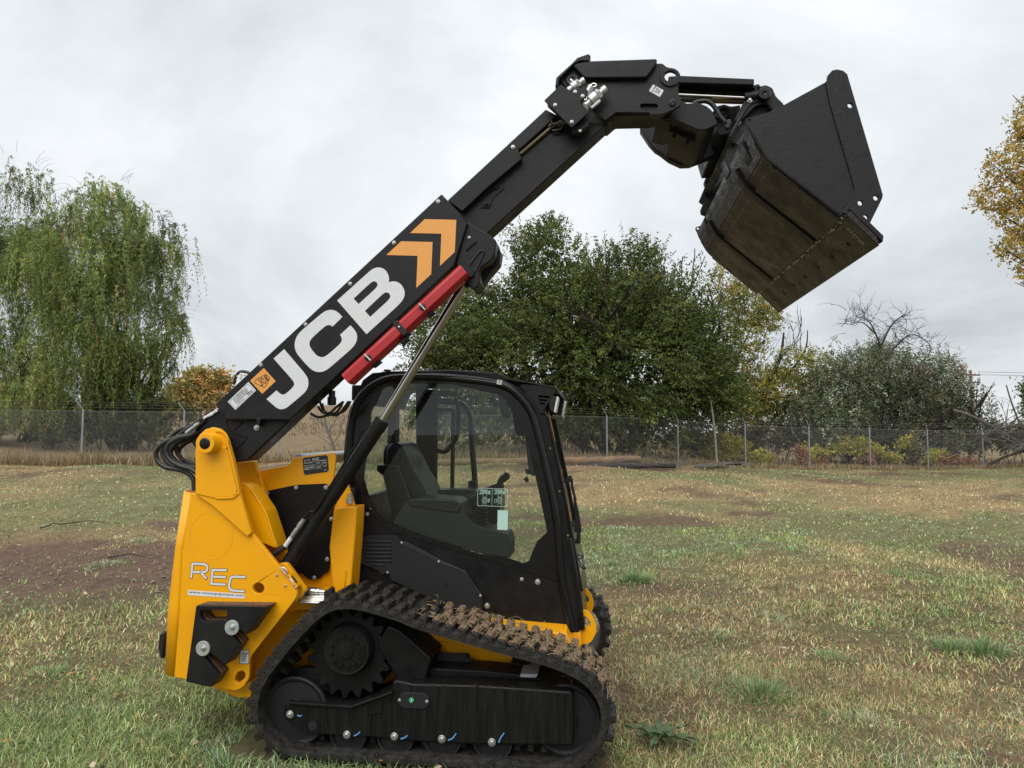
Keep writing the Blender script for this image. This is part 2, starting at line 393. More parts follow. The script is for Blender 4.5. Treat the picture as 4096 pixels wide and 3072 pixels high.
_a = [n for n in _t.nodes if n.bl_idname == 'ShaderNodeVertexColor'][0]
_m = _t.nodes.new('ShaderNodeMix'); _m.data_type = 'RGBA'; _m.blend_type = 'MULTIPLY'; _m.inputs[0].default_value = 1
_t.links.new(_a.outputs[0], _m.inputs[6]); _t.links.new(_r.outputs[0], _m.inputs[7]); _t.links.new(_m.outputs[2], _b.inputs['Base Color'])
gme = cloud_mesh('ground', gv, [gq], gc.reshape(-1, 3), gm); gme.shade_smooth()
tag(link('ground', gme), kind='structure')
# the same land going on behind the camera and out to the horizon
mb = MB()
mb.add([(-900, -500, -.12), (900, -500, -.12), (900, 900, -.12), (-900, 900, -.12)], [(0, 1, 2, 3)])
fo = mb.obj('terrain', mat('far_land', (.13, .105, .055), .95, noise=.4, nscale=.6, bump=.3, bscale=6), None, 0, 0); tag(fo, kind='structure')

# ================================================================== leaves and trees
def leaf_geo(C, D, U, ln, wd, col):
    """one four-cornered leaf per row: centre C, direction D, side U"""
    n = len(C); ln = np.broadcast_to(ln, n)[:, None]; wd = np.broadcast_to(wd, n)[:, None]
    nrm = np.cross(D, U)
    V = np.stack([C - D * ln * .5, C + U * wd * .5 + nrm * ln * .06, C + D * ln * .5, C - U * wd * .5 + nrm * ln * .06], 1).reshape(-1, 3)
    Fq = np.arange(4 * n).reshape(n, 4)
    return V, Fq, np.repeat(col, 4, 0)
def unit(a): return a / np.maximum(np.linalg.norm(a, axis=-1, keepdims=True), 1e-9)
def rdir(n): return unit(RNG.normal(size=(n, 3)))
def palette(n, cols, wts, jit=.18):
    c = np.array(cols)[RNG.choice(len(cols), n, p=np.array(wts) / sum(wts))]
    return np.clip(c * (1 + RNG.normal(0, jit, (n, 1))) * (1 + RNG.normal(0, .06, (n, 3))), .004, 1)
class Skel:
    def __init__(s): s.mb = MB(); s.tips = []
    def grow(s, p, d, ln, r, depth, spread=.6, up=.15, kids=3, wob=.12, segs=4, shrink=.68, n=6):
        pts = [Vector(p)]; d = Vector(d).normalized()
        for i in range(segs):
            d = (d + Vector(RNG.normal(0, wob, 3)) + Vector((0, 0, up * .25))).normalized(); pts.append(pts[-1] + d * ln / segs)
        s.mb.tube(pts, r, n if depth > 1 else 4, r2=r * .55)
        s.tips += [tuple(pts[-1]), tuple(pts[-2])]
        if depth > 0:
            for k in range(kids):
                t = RNG.uniform(.45, 1.0); q = pts[min(segs, int(t * segs) + 1)]
                nd = (d + Vector(rdir(1)[0]) * spread + Vector((0, 0, up))).normalized()
                s.grow(q, nd, ln * shrink * RNG.uniform(.75, 1.15), r * .55, depth - 1, spread, up, kids, wob * 1.1, segs, shrink, n)
def blob_points(blobs, n, dep, rz, shell=.55, clump=None):
    """points in a crown given as ellipses seen in the photo (px, py, rx, ry, weight); each gets real depth"""
    w = np.array([b[2] * b[3] * (b[4] if len(b) > 4 else 1) for b in blobs]); ch = RNG.choice(len(blobs), n, p=w / w.sum())
    u = rdir(n) * (RNG.random((n, 1)) ** (1 / 3) * (1 - shell) + shell * RNG.random((n, 1)) ** .25)
    P = np.empty((n, 3)); s = dep / F
    for i, b in enumerate(blobs):
        k = ch == i; c = np.array(at(b[0], b[1], dep)) + np.array([0, RNG.uniform(-.25, .25) * rz, 0])
        P[k] = c + u[k] * np.array([b[2] * s, rz * min(1, (b[2] + b[3]) / 500), b[3] * s])
    return P
def sprays(P, Dm, per, ln, wd, cols, wts, size, droop=.1, jit=.2):
    """leafy twigs: each point carries a short twig with leaves along both sides"""
    n = len(P); D = unit(Dm + rdir(n) * .55 + np.array([0, 0, -droop])); tl = size * RNG.uniform(.6, 1.4, n)
    base = palette(n, cols, wts, jit)
    t = RNG.random((n, per, 1)); Cc = P[:, None] + D[:, None] * (t - .3) * tl[:, None, None] + rdir(n * per).reshape(n, per, 3) * ln * .55
    d = unit(D[:, None] * .7 + rdir(n * per).reshape(n, per, 3) * .9 + np.array([0, 0, -.15])); uu = unit(np.cross(d, rdir(n * per).reshape(n, per, 3)))
    col = np.repeat(base[:, None], per, 1) * (1 + RNG.normal(0, .06, (n, per, 1)))
    k = n * per
    return leaf_geo(Cc.reshape(k, 3), d.reshape(k, 3), uu.reshape(k, 3), ln * RNG.uniform(.7, 1.3, k), wd * RNG.uniform(.7, 1.3, k), np.clip(col.reshape(k, 3), .003, 1))
def join(parts):
    V = []; Fq = []; C = []; o = 0
    for v, f, c in parts: V.append(v); Fq.append(f + o); C.append(c); o += len(v)
    return np.concatenate(V), [np.concatenate(Fq)], np.concatenate(C)
def tree(name, label, cat, base, skel, parts, group=None, barkm='bark', gain=1.75, twigs=None):
    root = empty(name, base); tag(root, label, cat, group)
    M_ = Matrix.Translation(-Vector(base))
    if skel is not None and skel.mb.v:
        o = skel.mb.obj('trunk', barkm, root); o.data.transform(M_)
    if twigs is not None and twigs.mb.v:
        o = twigs.mb.obj('twigs', barkm, root); o.data.transform(M_); o['kind'] = 'stuff'
    if parts:
        V, Fq, C = join(parts); o = link('crown', cloud_mesh('crown', V - np.array(base), Fq, np.clip(C * gain, 0, .9), 'leaf'), root)
    return root
def gp(px, dep, sink=.05):
    p = at(px, 1800, dep); return (p.x, p.y, float(ground(p.x, p.y)) - sink)

# --- the big elm behind the cab
ED = 31.0
eb = [(2185, 1090, 150, 175), (2200, 950, 40, 55, .6), (2480, 1125, 190, 145), (2330, 1260, 330, 190), (1950, 1270, 190, 170), (1800, 1370, 170, 140, .8), (2650, 1260, 200, 170),
      (2130, 1440, 430, 190), (2560, 1470, 330, 230), (2790, 1420, 170, 210), (2860, 1580, 130, 130, .7), (1760, 1480, 130, 90, .7), (2430, 1640, 260, 110, .8), (2700, 1700, 140, 90, .6), (1980, 1590, 260, 90, .7), (2300, 1690, 200, 70, .7), (2580, 1740, 130, 50, .6), (1760, 1640, 150, 90, .8), (1960, 1690, 220, 70, .8)]
b0 = gp(2440, ED)
sk = Skel()
for px, lean, r, ln in ((2440, (-.35, .1, 1), .30, 4.2), (2400, (-.9, -.2, .8), .24, 4.6), (2500, (.5, .1, .9), .24, 4.4), (2470, (.15, -.5, 1), .2, 4.2), (2440, (.9, .3, .65), .18, 4.6)):
    sk.grow(gp(px, ED, .2), lean, ln, r, 3, .75, .22, 3)
for (ax, ay), (bx, by) in (((2450, 1640), (2600, 1540)), ((2440, 1700), (2050, 1640)), ((2440, 1600), (2200, 1200)), ((2480, 1560), (2480, 1150)), ((2520, 1640), (2750, 1380)), ((2400, 1650), (1900, 1400))):
    p = at(ax, ay, ED); q = at(bx, by, ED + RNG.uniform(-1.5, 1.5)); mid = (p + q) / 2 + Vector((0, 0, .5))
    sk.mb.tube([p, mid, q], .12, 6, smooth=5, r2=.03)
P = blob_points(eb, 11500, ED, 3.6, .45)
# break the mass into clumps with gaps
cl = blob_points(eb, 330, ED, 3.6, .6); idx = RNG.integers(0, len(cl), 7500); Pc = cl[idx] + RNG.normal(0, 1, (7500, 3)) * np.array([.46, .46, .36])
dirs = unit(P - np.array(at(2350, 1450, ED))); dirc = unit(Pc - np.array(at(2350, 1450, ED)))
ecol = [(.044, .058, .017), (.062, .078, .023), (.090, .105, .032), (.026, .036, .012), (.15, .14, .035)]
pr = [sprays(P[:6200], dirs[:6200], 12, .13, .06, ecol, [4, 4, 2, 3, .2], .75, jit=.12), sprays(Pc, dirc, 15, .125, .058, ecol, [3, 4, 3, 2, .3], .7, .15, .12)]
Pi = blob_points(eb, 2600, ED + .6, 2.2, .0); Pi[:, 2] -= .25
pr.append(sprays(Pi, rdir(2600), 6, .27, .17, [(.026, .034, .012), (.036, .046, .015)], [1, 1], .6))  # large dark filler leaves added inside the crown to close the sky gaps
# upright shoots that break the outline at the top
st = []
for b in eb[:7]:
    for k in range(16):
        an = RNG.uniform(-1.3, 1.3); c = at(b[0] + math.sin(an) * b[2] * .95, b[1] - math.cos(an) * b[3] * .95, ED + RNG.uniform(-1.5, 1.5)); st.append((*c, math.sin(an) * .6, math.cos(an)))
st = np.array(st); sh = []
for s_ in st:
    ln = RNG.uniform(.3, .85); t = np.linspace(0, 1, 26)[:, None]; d = unit(np.array([s_[3] + RNG.normal(0, .2), RNG.normal(0, .3), .6 + abs(s_[4])])[None])
    C = s_[:3] + d * t * ln + RNG.normal(0, .05, (26, 3)); dd = unit(d + rdir(26) * .8); uu = unit(np.cross(dd, rdir(26)))
    sh.append(leaf_geo(C, dd, uu, .17 * (1.15 - .6 * t[:, 0]), .07, palette(26, ecol, [2, 4, 4, 1, 1])))
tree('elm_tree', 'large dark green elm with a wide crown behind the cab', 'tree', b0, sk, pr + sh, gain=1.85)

# --- yellowing tree between the elm and the olives, with bare leaning limbs
YD = 36.0
sk = Skel()
def limb(pts, r, r2=.02, dep=YD):
    sk.mb.tube([at(x, y, dep + (dd if len(q) > 2 else 0)) for q in pts for x, y, dd in [(q + (0,))[:3]]], r, 6, smooth=5, r2=r2)
b1 = gp(2960, YD)
limb([(2960, 1850), (3000, 1760), (3060, 1570), (3120, 1430), (3135, 1330)], .19, .04)
limb([(3062, 1566), (3150, 1500), (3220, 1400), (3230, 1320)], .10, .02)
limb([(2960, 1850), (3080, 1690), (3200, 1590), (3330, 1560)], .13, .03)
limb([(2950, 1850), (2860, 1620), (2940, 1450), (3020, 1280)], .13, .03)
limb([(2870, 1640), (2840, 1480), (2900, 1200)], .1, .02)
limb([(2990, 1800), (3120, 1740), (3260, 1700)], .07, .02)
tw = Skel()
for _ in range(26):
    a = at(RNG.uniform(2900, 3260), RNG.uniform(1380, 1700), YD + RNG.uniform(-1, 1)); tw.grow(a, (RNG.normal(.3, .5), RNG.normal(0, .5), 1), RNG.uniform(.8, 1.6), .025, 1, .6, .2, 3)
yb = [(2990, 1210, 110, 110, .8), (2900, 1150, 80, 110, .5), (3080, 1270, 80, 60, .8), (2950, 1380, 130, 110, .6), (3120, 1560, 170, 110, .8), (3010, 1570, 140, 120, .7), (3190, 1470, 110, 90, .5), (2930, 1640, 120, 100, .8), (3180, 1660, 120, 70, .7), (3290, 1480, 60, 80, .4)]
ycol = [(.18, .175, .045), (.125, .14, .038), (.25, .20, .045), (.09, .105, .034), (.30, .19, .04)]
P = blob_points(yb, 2600, YD, 2.2, .3)
tree('willow_tree', 'thin yellowing tree with bare leaning limbs right of the elm', 'tree', b1, sk, [sprays(P, unit(RNG.normal(size=(2600, 3)) + [0, 0, .3]), 11, .17, .065, ycol, [4, 4, 2, 3, .6], .8, .3)], twigs=tw)

# --- grey-green olive mass on the right and the bare tree above it
OD = 34.5
def olive(bl, basepx, label, n, dep, cols, wts):
    sk_ = Skel(); b = gp(basepx, dep)
    for k in range(9): sk_.grow((b[0] + RNG.normal(0, .8), b[1] + RNG.normal(0, .5), b[2]), (RNG.normal(0, .55), RNG.normal(0, .4), 1), 2.1, .09, 2, .7, .2, 3)
    P = blob_points(bl, n, dep, 2.6, .3); d = unit(P - np.array([b[0], b[1], b[2] + .5]) + rdir(n))
    cen = blob_points(bl, 70, dep, 2.4, .7); ii = RNG.integers(0, 70, n); kk = RNG.random(n) < .6; P[kk] = (cen[ii] + RNG.normal(0, 1, (n, 3)) * np.array([.22, .25, .42]))[kk]
    tw_ = Skel()
    for k in range(26): c = cen[k]; tw_.grow(c, (RNG.normal(0, .5), RNG.normal(0, .4), 1.2), RNG.uniform(.6, 1.2), .008, 1, .5, .2, 3, .14)
    return tree('olive_tree', label, 'tree', b, sk_, [sprays(P, d, 9, .15, .055, cols, wts, .6, -.3)], 'grey green trees behind the fence', gain=3.3, twigs=tw_)
gcol = [(.054, .064, .036), (.082, .092, .058), (.032, .036, .022), (.13, .14, .105), (.07, .042, .026)]
olive([(3390, 1560, 130, 130), (3340, 1680, 190, 110), (3460, 1470, 90, 90, .7), (3260, 1640, 90, 80, .6)], 3370, 'grey green bushy tree with a bare treetop rising above it', 3300, OD, gcol, [4, 3, 4, .7, .3])
olive([(3560, 1530, 140, 150), (3620, 1650, 200, 130), (3500, 1690, 170, 100)], 3570, 'tall grey green bushy tree at the middle of the right thicket', 4000, OD + 1.2, gcol, [4, 3, 3, 1, .6])
olive([(3760, 1560, 110, 140), (3800, 1680, 140, 110), (3870, 1640, 80, 100, .6), (3720, 1760, 160, 70)], 3770, 'reddish grey bushy tree beside the utility pole', 3300, OD + .4, gcol, [3, 3, 4, 1, 2])
sk = Skel(); b2 = gp(3500, OD)
def limb2(pts, r, r2): sk.mb.tube([at(x, y, OD - .5) for x, y in pts], r, 6, smooth=4, r2=r2)
limb2([(3500, 1820), (3505, 1560), (3520, 1400), (3500, 1330), (3470, 1280), (3420, 1265)], .07, .015)
limb2([(3519, 1395), (3560, 1310), (3600, 1270), (3640, 1258)], .05, .015)
limb2([(3512, 1480), (3570, 1400), (3640, 1340), (3700, 1360), (3730, 1400)], .05, .012)
limb2([(3505, 1340), (3450, 1290), (3400, 1300)], .035, .01)
tw = Skel()
for k in range(95):
    c = [(3420, 1265), (3470, 1282), (3560, 1312), (3600, 1272), (3640, 1345), (3690, 1358), (3520, 1400), (3720, 1395), (3400, 1300), (3580, 1390)][k % 10]
    tw.grow(at(c[0] + RNG.normal(0, 22), c[1] + RNG.normal(0, 14), OD - .5 + RNG.normal(0, .5)), (RNG.normal(.2, .8), RNG.normal(0, .5), RNG.uniform(.05, .8)), RNG.uniform(.4, 1.0), .013, 1, .8, 0, 3, .2)
tree('bare_tree', 'leafless dead tree with fine twigs above the right thicket', 'tree', b2, sk, [], None, 'bark', twigs=tw)
# fallen grey branches at the far right
sk = Skel(); tw = Skel(); b3 = gp(3960, 33.5)
for k in range(16): tw.grow(at(RNG.uniform(3880, 4120), RNG.uniform(1690, 1800), 33.5 + RNG.normal(0, .5)), (RNG.normal(.4, .8), RNG.normal(0, .4), RNG.uniform(-.4, .5)), 1.6, .035, 2, .6, -.05, 3, .16)
sk.mb.tube([at(3815, 1640, 33.4), at(3920, 1680, 33.4), at(4110, 1790, 33.6)], .07, 6, smooth=5, r2=.04)
sk.mb.tube([at(4025, 1540, 33.6), at(4050, 1620, 33.6), at(4090, 1720, 33.6), at(4130, 1800, 33.6)], .03, 5, smooth=4, r2=.06)
tree('dead_shrub', 'bare grey fallen branches at the far right of the fence', 'shrub', b3, sk, [], None, 'deadwood', twigs=tw)
# yellow cottonwood reaching in from the right edge
CD = 22.0; sk = Skel(); b4 = gp(4330, CD)
sk.mb.tube([Vector(b4), at(4320, 1300, CD), at(4290, 700, CD), at(4280, 350, CD)], .22, 8, smooth=4, r2=.05)
for (x0, y0), (x1, y1) in (((4300, 900), (3950, 640)), ((4300, 1000), (3960, 830)), ((4290, 700), (4040, 500)), ((4300, 1150), (4000, 980)), ((4290, 600), (4050, 380)), ((4310, 1200), (4060, 1130))):
    sk.mb.tube([at(x0, y0, CD), at((x0 + x1) / 2, (y0 + y1) / 2 + 15, CD), at(x1, y1, CD)], .05, 5, smooth=4, r2=.008)
cb = [(4120, 480, 110, 90), (4060, 650, 140, 75), (4050, 760, 150, 85), (4130, 860, 150, 90), (4110, 980, 130, 70), (4150, 1080, 110, 60), (4240, 800, 160, 400), (4150, 560, 120, 90)]
P = blob_points(cb, 2900, CD, 1.8, .2)
ccl = [(.30, .215, .05), (.20, .165, .045), (.38, .27, .06), (.15, .135, .04), (.22, .14, .045)]
tree('cottonwood_tree', 'golden yellow cottonwood reaching in at the right edge', 'tree', b4, sk, [sprays(P, rdir(2900), 8, .085, .062, ccl, [4, 3, 2, 2, 1], .45, .5)])
# small green tree cut by the right edge
sk = Skel(); b5 = gp(4150, 30); sk.grow(b5, (0, 0, 1), 3.0, .08, 1, .6, .2)
P = blob_points([(4150, 1600, 70, 130), (4130, 1560, 60, 40)], 260, 30, .9, .3)
tree('young_tree', 'small green tree cut off by the right edge', 'tree', b5, sk, [sprays(P, rdir(260), 12, .17, .06, [(.05, .085, .03), (.08, .11, .035)], [1, 1], .6)])

# --- weeping willows on the left
def weeping(label, domes, basepx, dep, nst, cols, wts, low, seed, group=None):
    b = gp(basepx, dep); sk_ = Skel(); s = dep / F; parts = []
    for k in range(5): sk_.grow((b[0] + RNG.normal(0, .3), b[1] + .8 + RNG.normal(0, .3), b[2]), (RNG.normal(0, .35), RNG.normal(.1, .3), 1), 2.5, .17, 3, .6, .3, 3)
    tw = Skel(); w = np.array([d[2] * d[3] for d in domes]); ch = RNG.choice(len(domes), nst, p=w / w.sum())
    # dead fine shoots standing out of the outline
    for k in range(110):
        d = domes[RNG.integers(len(domes))]; an = RNG.uniform(-1.2, 1.4); p = at(d[0] + math.sin(an) * d[2], d[1] - math.cos(an) * d[3], dep + RNG.normal(0, 1))
        q = [p]; v = Vector((math.sin(an) + RNG.normal(0, .2), RNG.normal(0, .3), math.cos(an) + .5)).normalized()
        for j in range(5): v = (v + Vector((.12 * math.sin(an), 0, -.22))).normalized(); q.append(q[-1] + v * RNG.uniform(.06, .26))
        tw.mb.tube(q, .007, 3, r2=.003)
    per = 34
    for i, d in enumerate(domes):
        k = np.where(ch == i)[0]; n = len(k)
        if not n: continue
        u = rdir(n); u[:, 2] = np.abs(u[:, 2]) * 1.1 - .35; u = unit(u) * (.35 + .65 * RNG.random((n, 1)) ** .45)
        c = np.array(at(d[0], d[1], dep + RNG.uniform(-.5, .5)))
        P0 = c + u * np.array([d[2] * s, min(3.2, d[2] * s), d[3] * s])
        nc = max(5, n // 26); cc = c + unit(rdir(nc) + np.array([0, 0, .35])) * RNG.uniform(.55, 1.08, (nc, 1)) * np.array([d[2] * s, min(3.2, d[2] * s), d[3] * s])
        ci = RNG.integers(0, nc, n); near_ = RNG.random(n) < .86; P0 = np.where(near_[:, None], cc[ci] + RNG.normal(0, 1, (n, 3)) * np.array([.34, .34, .26]), P0)
        cshade = RNG.uniform(.62, 1.35, nc)[ci]
        outd = unit(u * np.array([1, 1, 0]) + 1e-4); ln = RNG.uniform(.5, 2.3, n) * (d[4] if len(d) > 4 else 1)
        t = np.linspace(0, 1, per)[None, :, None]; l_ = ln[:, None, None]
        sway = RNG.normal(0, .10, (n, 1, 3)) * np.array([1, 1, 0])
        C = P0[:, None] + outd[:, None] * l_ * .30 * (t - .35 * t * t) + sway * t * l_ * 1.2 + np.array([0, 0, -1]) * l_ * (t * t * .62 + t * .38 - .16 * np.sin(t * 3.1))
        C = C + RNG.normal(0, .035, C.shape)
        lowz = b[2] + low
        D = unit(np.gradient(C, axis=1) + RNG.normal(0, .035, C.shape)); U = unit(np.cross(D, rdir(n * per).reshape(n, per, 3)))
        base = (palette(n, cols, wts, .22) * cshade[:, None])[:, None] * (1 + RNG.normal(0, .1, (n, per, 1)))
        keep = (C[..., 2] > lowz + RNG.random((n, per)) * .8).ravel()
        parts.append(leaf_geo(C.reshape(-1, 3)[keep], D.reshape(-1, 3)[keep], U.reshape(-1, 3)[keep], .16, .032, np.clip(base.reshape(-1, 3)[keep], .003, 1)))
    return tree('weeping_willow', label, 'tree', b, sk_, parts, group, twigs=tw, gain=2.25)
wcol = [(.088, .116, .036), (.112, .142, .046), (.064, .084, .028), (.15, .17, .06), (.20, .175, .055)]
weeping('tall green weeping willow at the left edge of the picture', [(40, 900, 190, 290), (-60, 1150, 260, 320), (120, 1120, 170, 280), (60, 1420, 240, 200), (-100, 1450, 220, 220), (60, 1600, 230, 120), (-120, 1640, 200, 120)], 40, 31.0, 3000, wcol, [4, 3, 4, 1, .3], .15, 1, 'weeping willows on the left')
weeping('round green weeping willow with yellow tips nearest the yellow post', [(420, 880, 170, 170), (330, 1050, 250, 230), (560, 1050, 150, 170, .8), (460, 1230, 240, 220), (620, 1320, 110, 130, .8), (300, 1400, 260, 200), (540, 1450, 160, 140, .8), (300, 1600, 280, 120, .9), (530, 1590, 150, 90, .7)], 420, 29.0, 4100, wcol, [4, 3.5, 2.5, 1.6, .8], .15, 2, 'weeping willows on the left')
# orange-yellow small tree in the distance, between the willow and the boom
def roundtree(label, bl, basepx, dep, n, cols, wts, rz, ls=.2, grp=None, nm='small_tree', cat='tree', per=9, sz=.7, trunk=True, gain=1.75):
    b = gp(basepx, dep); sk_ = Skel()
    if trunk:
        for k in range(4): sk_.grow((b[0] + RNG.normal(0, .008), b[1], b[2]), (RNG.normal(0, .5), RNG.normal(0, .4), 1), max(.4, (bl[0][3] * dep / F)), .06 if cat == 'tree' else .02, 2, .7, .2, 3)
    if cat == 'shrub':
        bl = [(b_[0] + RNG.normal(0, .55) * b_[2], b_[1] + RNG.uniform(-.35, .55) * b_[3], b_[2] * RNG.uniform(.3, .6), b_[3] * RNG.uniform(.3, .6)) for b_ in bl for _ in range(8)]
    P = blob_points(bl, n, dep, rz, .2)
    return tree(nm, label, cat, b, sk_, [sprays(P, rdir(n) + [0, 0, .4], per, ls, ls * .5, cols, wts, sz)], grp, gain=gain)
roundtree('small orange and yellow tree in the distance left of the boom', [(790, 1540, 80, 70), (860, 1530, 60, 50), (720, 1590, 60, 50), (830, 1600, 90, 40)], 800, 44, 900, [(.32, .22, .075), (.25, .21, .08), (.16, .16, .06), (.34, .18, .07)], [3, 3, 2, 1], 2, .24)
roundtree('orange tree seen between the yellowing tree and the olives', [(3310, 1530, 45, 40), (3280, 1560, 40, 30)], 3300, 48, 350, [(.42, .17, .06), (.34, .17, .06)], [1, 1], 1.5, .24)
bs = Vector(gp(2868, 29.8)); o = MB().tube([(0, 0, 0), at(2858, 1720, 29.8) - bs, at(2850, 1650, 29.8) - bs, at(2842, 1600, 29.8) - bs], .055, 7, smooth=4, r2=.025).obj('dead_tree', mat('pale_bark', (.42, .38, .33), .85, noise=.5, nscale=5)); o.location = bs
tag(o, 'thin pale bare trunk leaning under the right side of the elm', 'dead tree')
for x_, d_, lb in ((-40, 29.5, 'added shrub for the dark shadow below the left willow at the picture edge'), (180, 29, 'added shrub for the dark shadow below the left willow by the first fence post'), (400, 28.4, 'added shrub for the dark shadow under the round willow'), (600, 28.8, 'added shrub for the shadow at the right foot of the round willow')):
    roundtree(lb, [(x_, 1700, 130, 75), (x_ + 30, 1640, 100, 60)], x_, d_, 620, [(.050, .056, .022), (.075, .082, .03), (.13, .105, .05), (.035, .038, .018)], [3, 3, 1.2, 2], 1.2, .15, 'added shrubs for the shadow under the willows', 'shrub', 'shrub', 10, .6)  # added shrubs, their dark leaf tones stand for the dusk under the willows
for x_, d_, lb in ((2990, 34.5, 'olive undergrowth behind the fence beneath the leaning limbs'), (3130, 35.5, 'olive undergrowth between the leaning limbs and the bright shrubs'), (3300, 35.2, 'grey undergrowth behind the bright yellow green shrub'), (3470, 35.6, 'grey undergrowth under the bare treetop'), (3640, 35.8, 'grey undergrowth under the tall middle olive'), (3800, 35.2, 'brown undergrowth behind the rusty shrub'), (3960, 36, 'brown undergrowth among the fallen branches'), (4090, 36, 'brown undergrowth at the right picture edge')):
    roundtree(lb, [(x_, 1760, 100, 60), (x_ + 20, 1720, 80, 50)], x_, d_, 380, [(.060, .064, .032), (.085, .088, .045), (.15, .115, .06), (.04, .042, .022)], [3, 3, 1.6, 2], 1.0, .15, 'undergrowth behind the right fence', 'shrub', 'shrub', 9, .6)
# dead snag in the field between boom and cab
sk = Skel(); b6 = gp(1335, 27.5)
sk.mb.tube([Vector(b6), at(1335, 1790, 27.5), at(1310, 1720, 27.5), at(1295, 1650, 27.5)], .08, 6, smooth=4, r2=.03)
for (a_, c_) in (((1335, 1790), (1250, 1730)), ((1315, 1730), (1350, 1650)), ((1310, 1720), (1265, 1680)), ((1300, 1680), (1280, 1640)), ((1335, 1770), (1372, 1690)), ((1330, 1760), (1290, 1745))):
    sk.mb.tube([at(*a_, 27.5), at((a_[0] + c_[0]) / 2 + 6, (a_[1] + c_[1]) / 2, 27.5), at(*c_, 27.4)], .028, 5, smooth=3, r2=.008)
tw = Skel()
for k in range(14): tw.grow(at(RNG.uniform(1255, 1370), RNG.uniform(1650, 1770), 27.5), (RNG.normal(0, .6), 0, 1), RNG.uniform(.4, .8), .012, 1, .6, .1, 2)
tree('dead_shrub', 'grey leafless snag between the boom and the cab', 'shrub', b6, sk, [], None, 'deadwood', twigs=tw)

# --- shrubs along the fence
shc = [(.22, .21, .04), (.15, .16, .04), (.30, .25, .05)]
for i, (x, y, rx, ry, d, lb) in enumerate(((2890, 1775, 95, 62, 32.5, 'yellow green shrub at the fence under the elm'), (3050, 1815, 75, 48, 32.4, 'low yellow green shrub just left of the narrow red brown shrub'),
      (3395, 1775, 75, 55, 33.5, 'bright yellow green shrub at the middle of the right fence'), (3255, 1815, 45, 42, 33.2, 'small yellow shrub just right of the narrow red brown shrub'),
      (3635, 1770, 40, 45, 34.2, 'tall olive yellow shrub behind the right fence'), (3520, 1815, 70, 40, 33.6, 'low tan green shrub between two right fence posts'), (2780, 1760, 60, 80, 33, 'dull green shrub below the elm branches'),
      (3740, 1815, 50, 35, 33.8, 'low yellow shrub left of the red shrub'))):
    roundtree(lb, [(x, y, rx, ry)], x, d, int(rx * ry / 9), shc if i != 6 else [(.07, .085, .03), (.1, .11, .035)], [3, 2, 2] if i != 6 else [1, 1], .9, .12, 'shrubs along the fence', 'shrub', 'shrub', 9, .35, gain=2.15 if i != 6 else 1.7)
for i, (x, y, rx, ry, d, lb) in enumerate(((3800, 1845, 85, 36, 33.6, 'wide rusty red shrub at the foot of the right fence'), (3205, 1810, 18, 60, 32.2, 'narrow upright red brown shrub, leftmost of the red shrubs by the fence'), (3290, 1850, 26, 36, 33, 'small red brown shrub between yellow shrubs'), (3480, 1825, 20, 45, 33.2, 'thin red shrub just right of the bright yellow green shrub'))):
    roundtree(lb, [(x, y, rx, ry)], x, d, int(rx * ry / 8) + 30, [(.17, .082, .045), (.21, .12, .065), (.12, .062, .038)], [2, 2, 1], .6, .1, 'red shrubs along the fence', 'shrub', 'shrub', 8, .3, gain=2.4)

# ================================================================== tall dry grass along the fence (uncountable)
def blades(X, Y, h, w, lean, cols, ang=None):
    n = len(X); Z = ground(X, Y) - .012; a = RNG.uniform(0, 2 * np.pi, n) if ang is None else ang
    d = np.stack([np.cos(a), np.sin(a), 0 * a], 1); f_ = a + np.pi / 2 + RNG.normal(0, .7, n); s = np.stack([np.cos(f_), np.sin(f_), 0 * a], 1)
    b = np.stack([X, Y, Z], 1); up = np.array([0, 0, 1.]); h = h[:, None]; w = w[:, None]; th_ = np.clip(lean, 0, 1.45)[:, None]
    m = b + h * .5 * (up * np.cos(th_ * .6) + d * np.sin(th_ * .6)); t_ = m + h * .5 * (up * np.cos(th_ * 1.35) + d * np.sin(th_ * 1.35))
    V = np.stack([b - s * w * .8, b + s * w * .8, m + s * w, m - s * w, t_], 1).reshape(-1, 3); i = np.arange(n)[:, None] * 5
    shade = np.array([.9, .9, 1, 1, 1.05])[None, :, None]
    C = np.clip(cols[:, None] * shade, .003, 1).reshape(-1, 3)
    return V, [i + np.array([[0, 1, 2, 3]]), i + np.array([[3, 2, 4]])], C
n = 26000; u = RNG.uniform(-.35, 1.2, n); off = np.abs(RNG.normal(.1, .7, n)) - .25
X = FA[0] + u * (FB[0] - FA[0]) - off * .25; Y = FA[1] + u * (FB[1] - FA[1]) + off
leftw = 1 - sstep(.2, .75, u); hh = RNG.uniform(.15, .55, n) ** 1.15 * (0.55 + .75 * leftw) * (.5 + fbm(X, Y, 1.2, 50))
dcol = palette(n, [(.27, .20, .11), (.20, .145, .075), (.33, .26, .15), (.15, .13, .06)], [3, 3, 1.5, 1.5]) * 1.45
V, Fq, C = blades(X, Y, hh, np.full(n, .009), RNG.uniform(.1, .7, n), dcol)
tag(link('dry_grass', cloud_mesh('dry_grass', V, Fq, C, 'grass')), 'tall dry straw coloured grass along the chain link fence', 'dry grass', kind='stuff')
n = 24000; X = RNG.uniform(-38, 30, n); fyy = 23.6 + 9.4 * (X + 14.25) / 36.05; Y = fyy + 1.5 + RNG.random(n) ** 1.6 * 34
k = (X > -8.5) | (Y > fyy + 14); X = X[k]; Y = Y[k]; n = len(X)
V, Fq, C = blades(X, Y, RNG.uniform(.12, .38, n) * (.5 + fbm(X, Y, 2.5, 90)), RNG.uniform(.012, .03, n), RNG.uniform(.1, .6, n), palette(n, [(.24, .17, .09), (.17, .12, .06), (.28, .22, .12), (.13, .085, .05)], [3, 2, 1, 1]))
